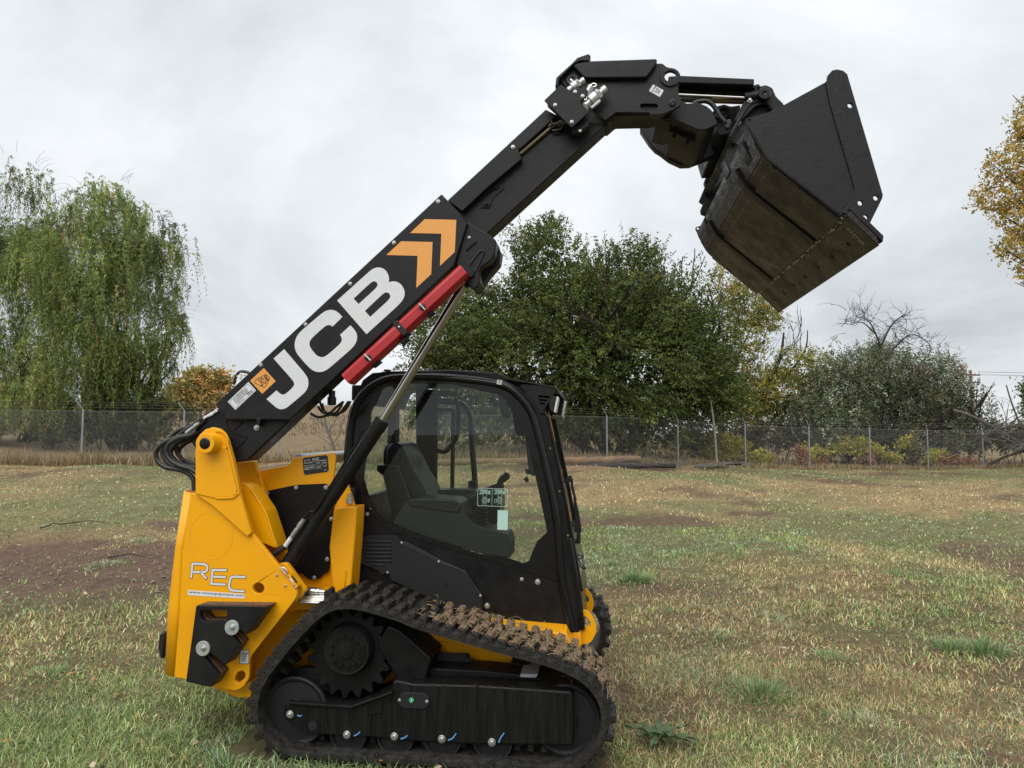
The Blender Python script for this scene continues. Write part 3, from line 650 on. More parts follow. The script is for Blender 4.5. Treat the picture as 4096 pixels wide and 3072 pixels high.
tag(link('meadow_grass', cloud_mesh('meadow_grass', V, Fq, C, 'grass')), 'tan meadow grass on the rise beyond the fence', 'dry grass', kind='stuff')

# ================================================================== chain link fence
fence = empty('chain_link_fence', (FA[0], FA[1], 0)); tag(fence, 'galvanised chain link fence with barbed wire arms across the back of the field', 'fence')
FO = Vector((FA[0], FA[1], 0)); fdir = Vector((FB[0] - FA[0], FB[1] - FA[1], 0)); step = fdir.length / 12; fdir.normalize(); fn = Vector((-fdir.y, fdir.x, 0))
def fpost(i):
    p = FO + fdir * step * i; return Vector((p.x, p.y, float(ground(p.x, p.y))))
FH = 1.83
pm = MB().lathe((0, 0, -.1), (0, 0, 1), [(0, .030), (FH + .1, .030), (FH + .13, .024)], 10).mesh('post', 'galv')
am = MB().tube([(0, 0, FH + .02), tuple(-fdir * .18 - fn * .10 + Vector((0, 0, FH + .30)))], .019, 6).mesh('barb_arm', 'galv')
sp = [fpost(i) for i in range(-3, 17)]
for p in sp:
    o = link('post', pm, fence, loc_=p - FO); a = link('barb_arm', am, o)
for j, dz in enumerate((.10, .19, .28)):
    q = [p - FO + (-fdir * .18 - fn * .10) * (dz / .28) + Vector((0, 0, FH + dz)) for p in sp]
    MB().tube(q, .0035, 3).obj('barbed_wire', 'galv', fence)
MB().tube([p - FO + Vector((0, 0, FH - .02)) - fn * .03 for p in sp], .005, 4).obj('tension_wire', 'galv', fence)
cell = .072
for a, b in zip(sp[:-1], sp[1:]):
    mbw = MB(); w = (Vector((b.x, b.y, 0)) - Vector((a.x, a.y, 0))).length; ht = FH - .05; k = -ht
    off = -fn * .034
    def pt(s_, z_): q = a.lerp(b, s_ / w); return q - FO + off + Vector((0, 0, .04 + z_))
    v = []; f = []
    while k < w:
        for sgn in (1, -1):
            s0, s1 = (k, k + ht) if sgn == 1 else (k + ht, k)
            z0, z1 = 0, ht
            lo, hi = 0, 1
            d = s1 - s0
            for lim in (0, w):
                pass
            t0 = max(0, min((0 - s0) / d, (w - s0) / d)); t1 = min(1, max((0 - s0) / d, (w - s0) / d))
            if t1 - t0 < .01: continue
            p = pt(s0 + d * t0, ht * t0); q = pt(s0 + d * t1, ht * t1); r = .0027
            o_ = len(v); ax = fdir * r; az = Vector((0, 0, r)); an_ = -fn * r
            for c in (p, q): v += [tuple(c + ax), tuple(c - ax * .5 + an_), tuple(c - ax * .5 - an_)]
            f += [(o_, o_ + 1, o_ + 4, o_ + 3), (o_ + 1, o_ + 2, o_ + 5, o_ + 4), (o_ + 2, o_, o_ + 3, o_ + 5)]
        k += cell
    mbw.add(v, f).obj('mesh_panel', 'galv', fence, smooth=0)

# ================================================================== logs, brush pile, pallet, pole
def logobj(name, a, b, r, m, label):
    a = Vector(a); b = Vector(b); n = 12; mb_ = MB(); pts = [a.lerp(b, i / n) + Vector((0, 0, RNG.normal(0, .012))) for i in range(n + 1)]
    mb_.tube(pts, r, 12, r2=r * .86); o = mb_.obj(name, m); o.data.transform(Matrix.Translation(-a)); o.location = a; tag(o, label, name.replace('_', ' ')); return o
lz = lambda px, py, d: at(px, py, d)
logobj('wooden_pole', lz(1620, 1856, 25.2), lz(2560, 1838, 26.0), .165, 'log', 'long peeled wooden pole lying in the grass behind the cab')
logobj('tarred_pole', lz(2050, 1868, 24.9), lz(2702, 1862, 25.2), .105, 'tarwood', 'dark tarred pole lying in front of the peeled pole')
bp = Vector(gp(2560, 25.6, 0)); sk = Skel()
for k in range(70):
    s_ = Vector((RNG.uniform(-2.2, 1.2), RNG.normal(0, .25), abs(RNG.normal(.12, .15)))); d = Vector((1, RNG.normal(0, .25), RNG.normal(-.03, .16)))
    q = [bp + s_ + d * t + Vector((0, 0, .10 * math.sin(t * 3) + RNG.normal(0, .02))) for t in np.linspace(0, RNG.uniform(.7, 1.7), 6)]
    sk.mb.tube(q, .010, 4, r2=.003)
o = sk.mb.obj('brush_pile', 'deadwood'); o.data.transform(Matrix.Translation(-bp)); o.location = bp; tag(o, 'heap of bare cut twigs lying over the dark pole', 'brush pile')
pb = Vector(gp(2890, 27.6, 0)); pr_ = empty('broken_pallet', pb, .15); tag(pr_, 'flattened broken pallet boards on the grass before the fence', 'pallet')
bmh = MB().box((-.75, -.05, 0), (.75, .05, .022)).mesh('board', 'deadwood', 0)
for k in range(8):
    o = link('board', bmh, pr_, loc_=(RNG.normal(0, .3), -.45 + k * .13, .05 + RNG.uniform(0, .09))); o.rotation_euler = (RNG.normal(0, .08), RNG.normal(0, .06), RNG.normal(0, .14))
MB().add([(.35, -.2, .08), (.75, -.15, .09), (.6, .25, .08), (.5, .0, .36)], [(0, 1, 3), (1, 2, 3), (2, 0, 3), (0, 2, 1)]).obj('tar_paper', 'tarwood', pr_)
up_ = at(3893, 1760, 62); ur = empty('utility_pole', up_); tag(ur, 'wooden utility pole with two crossarms behind the right thicket', 'utility pole')
hgt = at(3893, 1481, 62).z - up_.z
MB().cyl((0, 0, 0), (0, 0, hgt), .17, 10, .12).obj('pole', 'polewood', ur)
for py in (1501, 1530):
    z = at(3893, py, 62).z - up_.z; MB().box((-.65, -.18, z - .06), (.75, -.12 + .02, z + .06)).obj('crossarm', 'polewood', ur)
    for x in (-.55, -.2, .3, .65): MB().lathe((x, -.15, z + .06), (x, -.15, z + 1), [(0, .03), (.05, .06), (.1, .05), (.14, .02)], 8).obj('insulator', 'grey', ur)
for py, x in ((1487, .65), (1497, -.4)):
    a = at(3893, py, 62); q = [Vector((x + t * 45, t * -6, a.z - up_.z - .0 - 1.2 * 4 * t * (1 - t) * .4)) for t in np.linspace(0, 1, 12)]
    MB().tube(q, .02, 4).obj('power_line', 'tarwood', ur)

# ================================================================== THE TRACK LOADER
mo = MX * (-XO) + MY * (L + 1.0)
TL = empty('track_loader', (mo[0], mo[1], 0), -PSI)
tag(TL, 'yellow and black compact track loader with its boom raised and bucket held high', 'track loader')

# ---------------------------------------------------------------- rubber tracks
rim = Q('Z3', [(277, 1230), (283, 1130), (310, 1005), (368, 893), (486, 732), (638, 550), (792, 394), (875, 333), (960, 302), (1060, 296), (1180, 314), (1320, 354), (1500, 410)], -1.0)
rim += Q('Z4', [(0, 462), (145, 505), (500, 610), (800, 697), (1080, 770), (1250, 824), (1400, 893), (1500, 965), (1570, 1050), (1612, 1150), (1626, 1260), (1610, 1380)], -1.0)
BZ = .028
fx_, fz_ = rim[-1]; rx_, rz_ = rim[0]
rim += [(fx_ - .03, .150), (fx_ - .085, .075), (fx_ - .16, BZ + .008), (fx_ - .25, BZ)]
xs = np.linspace(fx_ - .35, rx_ + .27, 8); rim += [(x, BZ) for x in xs]
rim += [(rx_ + .17, BZ + .010), (rx_ + .09, .075), (rx_ + .03, .145)]
Pth = np.array(rim)
def resample(P, n):
    P = np.vstack([P, P[:1]]); d = np.r_[0, np.cumsum(np.linalg.norm(np.diff(P, axis=0), axis=1))]
    t = np.linspace(0, d[-1], n, endpoint=False); return np.stack([np.interp(t, d, P[:, 0]), np.interp(t, d, P[:, 1])], 1), d[-1]
Pth, per = resample(Pth, 240)
for _ in range(4): Pth = .25 * np.roll(Pth, 1, 0) + .5 * Pth + .25 * np.roll(Pth, -1, 0)
PITCHN = 60
Pth, per = resample(Pth, PITCHN * 4)
T = np.roll(Pth, -1, 0) - np.roll(Pth, 1, 0); T /= np.linalg.norm(T, axis=1, keepdims=True); NN = np.stack([-T[:, 1], T[:, 0]], 1)
TH = .042                                       # belt thickness
prof = [(-1.0, .004), (-1.0, .032), (-.985, TH), (-.615, TH), (-.6, .032), (-.6, .004), (-.62, -.002), (-.98, -.002)]
v = []; f = []; n = len(Pth); m_ = len(prof)
for i in range(n):
    for (y, o) in prof: v.append((Pth[i, 0] + NN[i, 0] * o, y, Pth[i, 1] + NN[i, 1] * o))
for i in range(n):
    for j in range(m_): f.append((i * m_ + j, i * m_ + (j + 1) % m_, ((i + 1) % n) * m_ + (j + 1) % m_, ((i + 1) % n) * m_ + j))
belt_me = MB().add(v, f).mesh('rubber_track', 'rubber')
pl = per / PITCHN
def frust(mb, x0, x1, y0, y1, h, tx=.007, ty=.006, z0=-.004, sk0=0.):
    v = [(x0, y0, z0), (x1, y0, z0), (x1 + sk0, y1, z0), (x0 + sk0, y1, z0), (x0 + tx, y0 + ty, h), (x1 - tx, y0 + ty, h), (x1 - tx + sk0, y1 - ty, h), (x0 + tx + sk0, y1 - ty, h)]
    mb.add(v, [(0, 3, 2, 1), (4, 5, 6, 7), (0, 1, 5, 4), (1, 2, 6, 5), (2, 3, 7, 6), (3, 0, 4, 7)])
lug_me = []
for var in range(3):
    mb = MB(); rs = np.random.default_rng(var); a = pl * .5
    # near shoulder block with rib grooves down its side, middle block half a pitch on, far shoulder block
    frust(mb, -a * .84, a * .42, -1.001, -.875, .034, sk0=.006)
    for gx in (-.55, -.2, .12): mb.box((a * gx - .003, -1.0045, -.022), (a * gx + .003, -1.000, .022))
    frust(mb, -a * .2, a * 1.0, -.865, -.745, .032 + rs.uniform(-.003, .003), sk0=-.006)
    frust(mb, -a * .84, a * .42, -.735, -.600, .034, sk0=.006)
    for gy in (-.95, -.925, -.90): mb.box((-a * .62, gy - .0035, .030), (a * .2, gy + .0035, .0365))
    for gy in (-.83, -.80, -.775): mb.box((a * .02, gy - .0035, .030), (a * .78, gy + .0035, .0355))
    lug_me.append(mb.mesh('lug', 'lug', 30))
MUDX = loc(1700, 2500, -1)[0]
for var in range(3):
    rs = np.random.default_rng(20 + var); me = lug_me[var].copy(); mb = MB(); a = pl * .5
    for (x0, x1, y0, y1) in ((-a * .84, a * .42, -.995, -.88), (-a * .2, a, -.86, -.75), (-a * .84, a * .42, -.73, -.605)):
        nx, ny = 7, 10; g = np.empty((nx, ny, 3))
        for i in range(nx):
            for j in range(ny):
                ed = min(i, nx - 1 - i, j, ny - 1 - j); hgt = .034 + (rs.uniform(.001, .017) * (.35 + rs.random()) if ed > 0 else -.006)
                g[i, j] = (x0 + (x1 - x0) * (i + rs.uniform(-.3, .3)) / (nx - 1), y0 + (y1 - y0) * (j + rs.uniform(-.3, .3)) / (ny - 1), hgt)
        mb.add(g.reshape(-1, 3), [(i * ny + j, (i + 1) * ny + j, (i + 1) * ny + j + 1, i * ny + j + 1) for i in range(nx - 1) for j in range(ny - 1)])
    tmp = mb.mesh('lug', 'mud', 0); bmj = bmesh.new(); bmj.from_mesh(me); n0 = len(bmj.faces); bmj.from_mesh(tmp); bmj.faces.ensure_lookup_table()
    for f_ in bmj.faces[n0:]: f_.material_index = 1; f_.smooth = False
    bmj.to_mesh(me); bmj.free(); me.materials.append(M['mud']); lug_me.append(me)
mb = MB(); frust(mb, -pl * .24, pl * .24, -.845, -.755, .048, .008, .008)
drive_me = mb.mesh('drive_lug', 'rubber', 30)
def make_track(dy):
    t = link('rubber_track', belt_me, TL, loc_=(0, dy, 0))
    for i in range(PITCHN):
        k = i * 4; p = Pth[k]; tt = T[k]; nn = NN[k]
        if dy > 0 and p[0] < -.2: continue
        Mx = Matrix(((tt[0], 0, nn[0], p[0] + nn[0] * TH), (0, 1, 0, 0), (tt[1], 0, nn[1], p[1] + nn[1] * TH), (0, 0, 0, 1)))
        muddy = dy == 0 and nn[1] > .2 and p[0] > MUDX
        o = link('lug', lug_me[i % 3 + (3 if muddy else 0)], t); o.matrix_local = Mx
        Mi = Matrix(((tt[0], 0, -nn[0], p[0]), (0, 1, 0, 0), (tt[1], 0, -nn[1], p[1]), (0, 0, 0, 1)))
        if dy == 0: o = link('drive_lug', drive_me, t); o.matrix_local = Mi
    return t
track = make_track(0.)
make_track(1.6)

# ---------------------------------------------------------------- wheels and track frame
def wheel(name, t, c, rpx, y0, y1, parent, dish=.02, m='plastic'):
    x, z = loc(*zp(t, c), y0); r = rpx * ZT[t][2] * msz(y0)
    mb = MB().lathe((x, y0, z), (x, 9, z), [(0, .02), (0, r * .32), (dish * .5, r * .36), (dish * .7, r * .84), (.002, r * .9), (.0, r * .96), (.006, r), (.03, r), (.036, r * .93), (.045, r * .55), (y1 - y0 - .045, r * .55), (y1 - y0 - .036, r * .93), (y1 - y0 - .03, r), (y1 - y0, r), (y1 - y0, r * .3)], 40)
    return mb.obj(name, m, parent)
wheel('idler_wheel', 'Z3', (596, 1178), 288, -.90, -.70, TL)
fi = wheel('idler_wheel', 'Z4', (1318, 1252), 282, -.88, -.70, TL)
# bottom rollers
for i, (t, c) in enumerate((('Z3', (1055, 1372)), ('Z3', (1462, 1392)), ('Z4', (255, 1412)), ('Z4', (690, 1440)))):
    wheel('roller', t, (c[0], c[1] - 4), 163, -.925, -.70, TL, .03)
    o = bolt(t, [(1048, 1372), (1456, 1388), (252, 1410), (682, 1438)][i], -.953, .0205, TL)
bolt('Z3', (560, 1198), -.953, .0205, TL)
# sprocket
sx, sz = loc(*zp('Z3', (1072, 668)), -.84); R1 = 372 * .46525 * msz(-.84); NT = 19
op = []
for i in range(NT):
    for a_, r_ in ((-.36, .855), (-.20, .95), (-.10, 1.0), (.10, 1.0), (.20, .95), (.36, .855), (.5, .835)):
        an = 2 * math.pi * (i + a_) / NT; op.append((sx + math.cos(an) * R1 * r_, sz + math.sin(an) * R1 * r_))
spr = MB().prism(op, -.855, -.79).obj('drive_sprocket', 'satin', TL, .004)
hx, hz = loc(*zp('Z3', (1040, 655)), -.925); hr = 205 * .46525 * msz(-.925)
MB().lathe((hx, -.925, hz), (hx, 0, hz), [(0, hr * .3), (0, hr * .80), (.006, hr * .83), (.004, hr * .96), (.012, hr), (.06, hr * 1.03), (.08, hr * 1.12), (.13, hr * 1.15)], 48).obj('hub', 'satin', spr)
MB().lathe((hx, -.931, hz), (hx, 0, hz), [(0, hr * .29), (.003, hr * .31), (.012, hr * .31)], 32).obj('hub_cap', 'satin', spr)
bme = MB().lathe((0, 0, 0), (0, -1, 0), [(-.002, .0135), (.004, .0135), (.004, .0095), (.014, .0095), (.015, .006), (.010, .005)], 6).mesh('wheel_bolt', 'satin', 30)
for i in range(12):
    an = 2 * math.pi * (i + .35) / 12; link('wheel_bolt', bme, spr, loc_=(hx + math.cos(an) * hr * .62, -.925, hz + math.sin(an) * hr * .62))
# frame: outer box, arm, back plates
fp = Q('Z3', [(520, 1100), (1080, 1138), (1432, 1010), (1440, 915), (1480, 905)], -.945) + Q('Z4', [(0, 935), (555, 948), (1362, 1002), (1384, 1040), (1384, 1468), (530, 1458), (0, 1432)], -.945) + Q('Z3', [(1250, 1395), (700, 1368), (600, 1290), (515, 1240), (495, 1170)], -.945)
frame = MB().prism(fillet(fp, .012, 3), -.945, -.68).obj('track_frame', 'frame', TL, .012, seg=3)
plate('joint_plate', 'Z4', [(548, 944), (568, 944), (568, 1458), (548, 1458)], -.949, -.94, 'satin', frame, .002)
plate('arm_cover', 'Z3', [(525, 1110), (1080, 1150), (1440, 1020), (1440, 1060), (1350, 1080), (1350, 1190), (1260, 1200), (1245, 1390), (700, 1362), (600, 1285), (515, 1230), (505, 1160)], -.952, -.94, 'frame', frame, .003, .006)
plate('arm_flange', 'Z3', [(525, 1092), (1080, 1130), (1435, 1003), (1437, 1022), (1082, 1150), (525, 1112)], -.975, -.945, 'satin', frame, .003)
cyl_ = Q3('Z3', (752, 1295), -.953); rr_ = 38 * .465 * msz(-.95)
MB().lathe((cyl_[0], cyl_[1], cyl_[2]), (cyl_[0], 0, cyl_[2]), [(-.002, rr_ * 1.05), (.001, rr_ * .9), (.004, .01)], 24).obj('plug', 'plastic', frame)
ov = []
for i in range(13): an = math.pi / 2 + math.pi * i / 12; ov.append((1555 + 68 * math.cos(an), 1078 - 68 * math.sin(an)))
for i in range(13): an = -math.pi / 2 + math.pi * i / 12; ov.append((1690 + 68 * math.cos(an), 1085 - 68 * math.sin(an)))
plate('access_cover', 'Z3', ov, -.951, -.94, 'plastic', frame, .002)
for c in ((1500, 1077), (1735, 1088)): bolt('Z3', c, -.951, .009, frame)
c = Q('Z3', [(1603, 1075)], -.952)[0]; MB().prism(circ(c, .0135), -.9535, -.951).obj('green_dot', 'green', frame)
mbs = MB(); stroke(mbs, Q('Z3', [(1609, 1058), (1600, 1072), (1608, 1076), (1598, 1094)], -.953), .003, -.9545, -.9532); mbs.obj('dot_mark', 'white', frame)
for t, ps in (('Z3', [(622, 1204), (640, 1214), (660, 1206)]), ('Z3', [(1108, 1384), (1140, 1368), (1160, 1348)]), ('Z3', [(1510, 1410), (1545, 1398), (1568, 1380)]), ('Z4', [(306, 1422), (345, 1404), (374, 1364)]), ('Z4', [(740, 1440), (760, 1395), (786, 1360)])):
    mbs = MB(); stroke(mbs, Q(t, ps, -.953), .006, -.954, -.9505); mbs.obj('paint_mark', 'blue', frame)
# castings between frame and chassis
MB().prism(circ((sx + .02, sz - .01), R1 * .9, 36), -.785, -.60).obj('gearcase', 'satin', TL, .01)
plate('motor_mount', 'Z3', [(1300, 600), (1400, 430), (1500, 470), (1780, 720), (1720, 915), (1480, 905)], -.86, -.6, 'satin', TL, .012, .02, seg=3)
plate('frame_step', 'Z4', [(-60, 820), (130, 800), (600, 822), (930, 855), (1370, 950), (1380, 1010), (0, 945)], -.80, -.62, 'satin', TL, .008)
plate('mount_cover', 'Z4', [(160, 800), (175, 690), (190, 668), (470, 672), (490, 690), (530, 832), (160, 820)], -.665, -.655, 'plastic', TL, .003)
for c in ((200, 693), (472, 700)): bolt('Z4', c, -.666, .012, TL, 'satin')
plate('rail_end', 'Z4', [(925, 855), (1080, 855), (1060, 885), (925, 880)], -.82, -.62, 'grey', TL, .003)
plate('cross_beam', 'Z4', [(815, 830), (850, 740), (1150, 800), (1300, 900), (1200, 960), (800, 900)], -.66, .66, 'satin', TL, .01)

# ---------------------------------------------------------------- mud on the track
mb = MB(); rs = np.random.default_rng(3)
top = [k for k in range(len(Pth)) if NN[k, 1] > .25 and Pth[k, 0] > loc(1640, 2500, -1)[0]]
ico = bmesh.new(); bmesh.ops.create_icosphere(ico, subdivisions=2, radius=1); IV = np.array([v_.co[:] for v_ in ico.verts]); IF = [tuple(v_.index for v_ in f_.verts) for f_ in ico.faces]; ico.free()
for _ in range(70):
    k = top[int(len(top) * rs.random() ** .75)]; y = rs.uniform(-.97, -.6); o = TH + rs.uniform(.012, .036)
    s_ = rs.uniform(.006, .018); sc = np.array([s_ * rs.uniform(.8, 1.8), s_ * rs.uniform(.9, 2.2), s_ * rs.uniform(.25, .5)])
    V = IV * (1 + rs.normal(0, .22, (len(IV), 1))) * sc; a = rs.uniform(0, 6.28); V = V @ np.array([[math.cos(a), math.sin(a), 0], [-math.sin(a), math.cos(a), 0], [0, 0, 1]])
    t3 = np.array([T[k, 0], 0, T[k, 1]]); n3_ = np.array([NN[k, 0], 0, NN[k, 1]])
    V = V[:, :1] * t3 + V[:, 1:2] * np.array([0, 1, 0]) + V[:, 2:] * n3_ + np.array([Pth[k, 0], y, Pth[k, 1]]) + n3_ * o
    mb.add(V, IF)
o = mb.obj('mud', 'mud', track, smooth=0); o['kind'] = 'stuff'
mb = MB()
for _ in range(330):
    k = top[int(len(top) * rs.random() ** .7)]; y = rs.uniform(-1.0, -.6); n3_ = Vector((NN[k, 0], 0, NN[k, 1])); p = Vector((Pth[k, 0], y, Pth[k, 1])) + n3_ * (TH + rs.uniform(.03, .05))
    d = Vector(rs.normal(0, 1, 3)); d = (d - n3_ * d.dot(n3_) * .6).normalized() * rs.uniform(.02, .06); mb.tube([p, p + d * .5 + n3_ * rs.uniform(0, .012), p + d], .0011, 3)
o = mb.obj('straw', 'straw', track, smooth=0); o['kind'] = 'stuff'

# ---------------------------------------------------------------- yellow chassis
ch = Q('P', [(905, 2700), (930, 2590), (1100, 2440), (1160, 2400), (1330, 2400), (1640, 2500), (1925, 2500), (2262, 2529), (2300, 2600), (2310, 2650), (2040, 2700), (1640, 2700), (1400, 2790), (985, 2800)], -.57)
chassis = MB().prism(ch, -.57, .57).obj('chassis', 'yellow', TL, .008)
# sloping shoulder over the track
sh0 = Q('P', [(1640, 2495), (1990, 2518), (2252, 2531), (2283, 2595), (2300, 2640)], -.60)
MB().prism(sh0 + [(sh0[-1][0] - .1, sh0[-1][1] - .03), (sh0[0][0], sh0[0][1] - .04)], -.60, -.42).obj('shoulder', 'yellow', chassis, .01, seg=3)
plate('lower_flange', 'Z4', [(0, 500), (120, 560), (300, 575), (860, 720), (860, 660), (400, 540), (0, 470)], -.60, -.565, 'yellow', chassis, .004)
plate('warning_label', 'Z3', [(1555, 458), (1628, 490), (1620, 517), (1538, 490)], -.603, -.6005, 'yellowlabel', chassis, 0)
# lifting eyes at the front
for dy, lab in ((0, 1), (.62, 0)):
    eo = Q('C1', [(545, 870), (570, 858), (610, 862), (650, 905), (672, 970), (668, 1020), (640, 1075), (610, 1093), (575, 1092), (545, 1110), (470, 1050), (470, 1018), (540, 1015), (552, 980)], -.36)
    eh = Q('C1', [(568, 915), (585, 898), (612, 905), (636, 945), (634, 968), (612, 976), (580, 955)], -.36)
    if dy: eo = [(p[0] - .02, p[1]) for p in eo]; eh = [(p[0] - .02, p[1]) for p in eh]
    MB().prism(fillet(eo, .02, 3), -.36 + dy, -.335 + dy, [fillet(eh, .01, 3)]).obj('lifting_eye', 'yellow', chassis, .003)
plate('nose_plate', 'C1', [(440, 1015), (560, 1010), (575, 1100), (540, 1140), (470, 1060)], -.40, -.355, 'yellow', chassis, .006)
MB().box((*loc(2322, 2645, -.3)[:1], -.42, loc(2322, 2690, -.3)[1]), (loc(2372, 2620, -.3)[0], -.12, loc(2322, 2612, -.3)[1])).obj('step_box', 'satin', chassis, .006)

# ---------------------------------------------------------------- rear body
YB = -.85
main = Q('Z1', [(512, 880), (545, 890), (800, 950), (845, 975), (870, 1000), (1080, 1255)], YB) + Q('Z2', [(1300, 148), (1330, 180), (1490, 395), (1502, 430), (1495, 480), (1465, 530), (1082, 1018), (1035, 1080), (1020, 1120), (1015, 1285), (1005, 1320), (965, 1385), (920, 1420), (880, 1436), (835, 1436), (590, 1390), (365, 1322), (245, 1296), (300, 600), (330, 0)], YB)
hol = [Q('Z2', [(1106 + 58 * math.cos(a), 391 + 57 * math.sin(a)) for a in np.linspace(0, 2 * math.pi, 25)[:-1]], YB),
       Q('Z2', [(862, 1335), (870, 1290), (900, 1245), (935, 1232), (965, 1250), (973, 1285), (960, 1310), (920, 1350), (885, 1356)], YB)]
rb = MB().prism(main, YB, -.82, hol).obj('side_panel', 'yellow', TL, .004)
# rounded rear corner and the long rear wall
edge_a = main[-2:] + [main[0]]                       # bend line, bottom to top is (245,1296)->(512,880)
bend = [Q('Z2', [(245, 1296)], YB)[0], Q('Z2', [(300, 600)], YB)[0], Q('Z2', [(330, 0)], YB)[0], Q('Z1', [(512, 880)], YB)[0]]
outer = [Q('Z2', [(150, 1240)], -.79)[0], Q('Z2', [(180, 600)], -.79)[0], Q('Z2', [(255, 0)], -.79)[0], Q('Z1', [(440, 852)], -.79)[0]]
v = []; f = []
NB = 7
for i in range(4):
    b_ = Vector((bend[i][0], YB, bend[i][1])); o_ = Vector((outer[i][0], -.77, outer[i][1])); c_ = Vector((outer[i][0] + .012, YB, (bend[i][1] + outer[i][1]) / 2))
    for j in range(NB + 1): t = j / NB; v.append(b_ * (1 - t) ** 2 + c_ * 2 * t * (1 - t) + o_ * t * t)
    v.append(Vector((outer[i][0], .77, outer[i][1])))
w_ = NB + 2
for i in range(3):
    for j in range(NB + 1): f.append((i * w_ + j, i * w_ + j + 1, (i + 1) * w_ + j + 1, (i + 1) * w_ + j))
o = MB().add(v, f).obj('rear_corner', 'yellow', TL, 0, 60)
sm_ = o.modifiers.new('thick', 'SOLIDIFY'); sm_.thickness = .012; sm_.offset = -1
plate('corner_lip', 'Z1', [(420, 960), (440, 975), (455, 1015), (400, 1400), (405, 1425), (358, 1425), (360, 1410), (392, 1395), (440, 1020), (425, 985)], -.80, -.78, 'yellow', TL, .003)
plate('rear_buffer', 'Z2', [(80, 1010), (92, 870), (110, 850), (150, 845), (130, 1110), (105, 1115)], -.70, .70, 'plastic', TL, .01)
bx = Q('P', [(690, 2640), (735, 2010), (1000, 1990), (1000, 2600), (960, 2760), (760, 2720)], -.70)
MB().prism(bx, -.72, .72).obj('engine_housing', 'yellow', TL, .02)
plate('rear_skirt', 'Z2', [(590, 1385), (880, 1440), (1030, 1340), (1030, 1500), (900, 1510)], -.76, -.60, 'yellow', TL, .004)
# round pressed mark in the panel
c = Q('Z1', [(700, 1285)], YB)[0]; rg = 222 * .42194 * msz(YB)
mb = MB(); rp = circ(c, rg, 48)
mb.tube([(p[0], YB - .0002, p[1]) for p in rp + rp[:1]], .0012, 5); mb.obj('pressed_ring', 'yellow', rb)
# upright post with pivot boss
post = Q('Z1', [(548, 900), (548, 470), (556, 400), (585, 330), (640, 280), (710, 258), (775, 272), (825, 318), (855, 385), (905, 560), (965, 870), (1080, 1260), (1040, 1300), (700, 1000)], -.872)
po = MB().prism(post, -.872, -.838).obj('boom_post', 'yellow', TL, .006)
plate('post_plate', 'Z1', [(549, 888), (549, 480), (620, 440), (835, 440), (942, 850), (938, 885), (905, 918), (720, 928)], -.879, -.87, 'yellow', po, .003, .01)
bx_ = Q3('Z1', (638, 412), -.955); bxr = 97 * .42194 * msz(-.955)
MB().lathe(bx_, (bx_[0], 0, bx_[2]), [(0, bxr * .6), (0, bxr * .96), (.003, bxr), (.075, bxr), (.083, bxr * 1.08)], 40).obj('pivot_boss', 'yellow', po)
MB().lathe((bx_[0], bx_[1] - .004, bx_[2]), (bx_[0], 0, bx_[2]), [(0, bxr * .2), (.0, bxr * .5), (.003, bxr * .58), (.012, bxr * .6)], 32).obj('pivot_pin', 'gloss', po)
MB().lathe((bx_[0], bx_[1] - .014, bx_[2] + bxr * .38), (bx_[0], 0, bx_[2] + bxr * .38), [(0, .003), (.004, .005), (.012, .007)], 10).obj('grease_nipple', 'ink', po)
# inner post plate, gussets and weld beads
plate('inner_post', 'Z1', [(900, 585), (1112, 580), (1160, 740), (1230, 960), (1300, 1180), (1362, 1365), (1420, 1470), (1380, 1560), (1290, 1420), (1230, 1355), (1170, 1362), (1060, 1240), (950, 800)], -.60, -.56, 'yellow', TL, .006)
plate('gusset', 'Z1', [(975, 780), (1030, 795), (1060, 820), (1215, 1050), (1330, 1400), (1300, 1400), (1180, 1355), (1090, 1260)], -.74, -.60, 'yellow', TL, .008, .01)
plate('post_bracket', 'Z1', [(862, 985), (930, 985), (945, 1040), (1000, 1150), (960, 1120)], -.846, -.80, 'yellow', TL, .004, .006)
plate('rubber_stop', 'Z1', [(944, 1042), (955, 1042), (972, 1118), (960, 1120)], -.85, -.82, 'plastic', TL, .002)
for pts, y in (([(850, 400), (905, 600), (960, 860), (945, 890), (900, 925), (740, 932)], -.876), ([(1070, 840), (1150, 960), (1220, 1080), (1260, 1200), (1310, 1380)], -.741), ([(1150, 690), (1185, 830), (1240, 1000), (1300, 1180), (1360, 1370)], -.604)):
    mb = MB(); q = Q('Z1', pts, y); mb.tube([(p[0], y, p[1]) for p in q], .0055, 6, smooth=6); mb.obj('weld', 'yellow', TL)
mb = MB()
for i in range(16):
    an = -.9 + 2.6 * i / 15; p = (bx_[0] + math.cos(an) * bxr * 1.12 + .03, -.877, bx_[2] + math.sin(an) * bxr * 1.12 + .008); mb.lathe(p, (p[0], 0, p[2]), [(-.004, .004), (0, .008), (.004, .009)], 8)
mb.obj('weld', 'yellow', po)
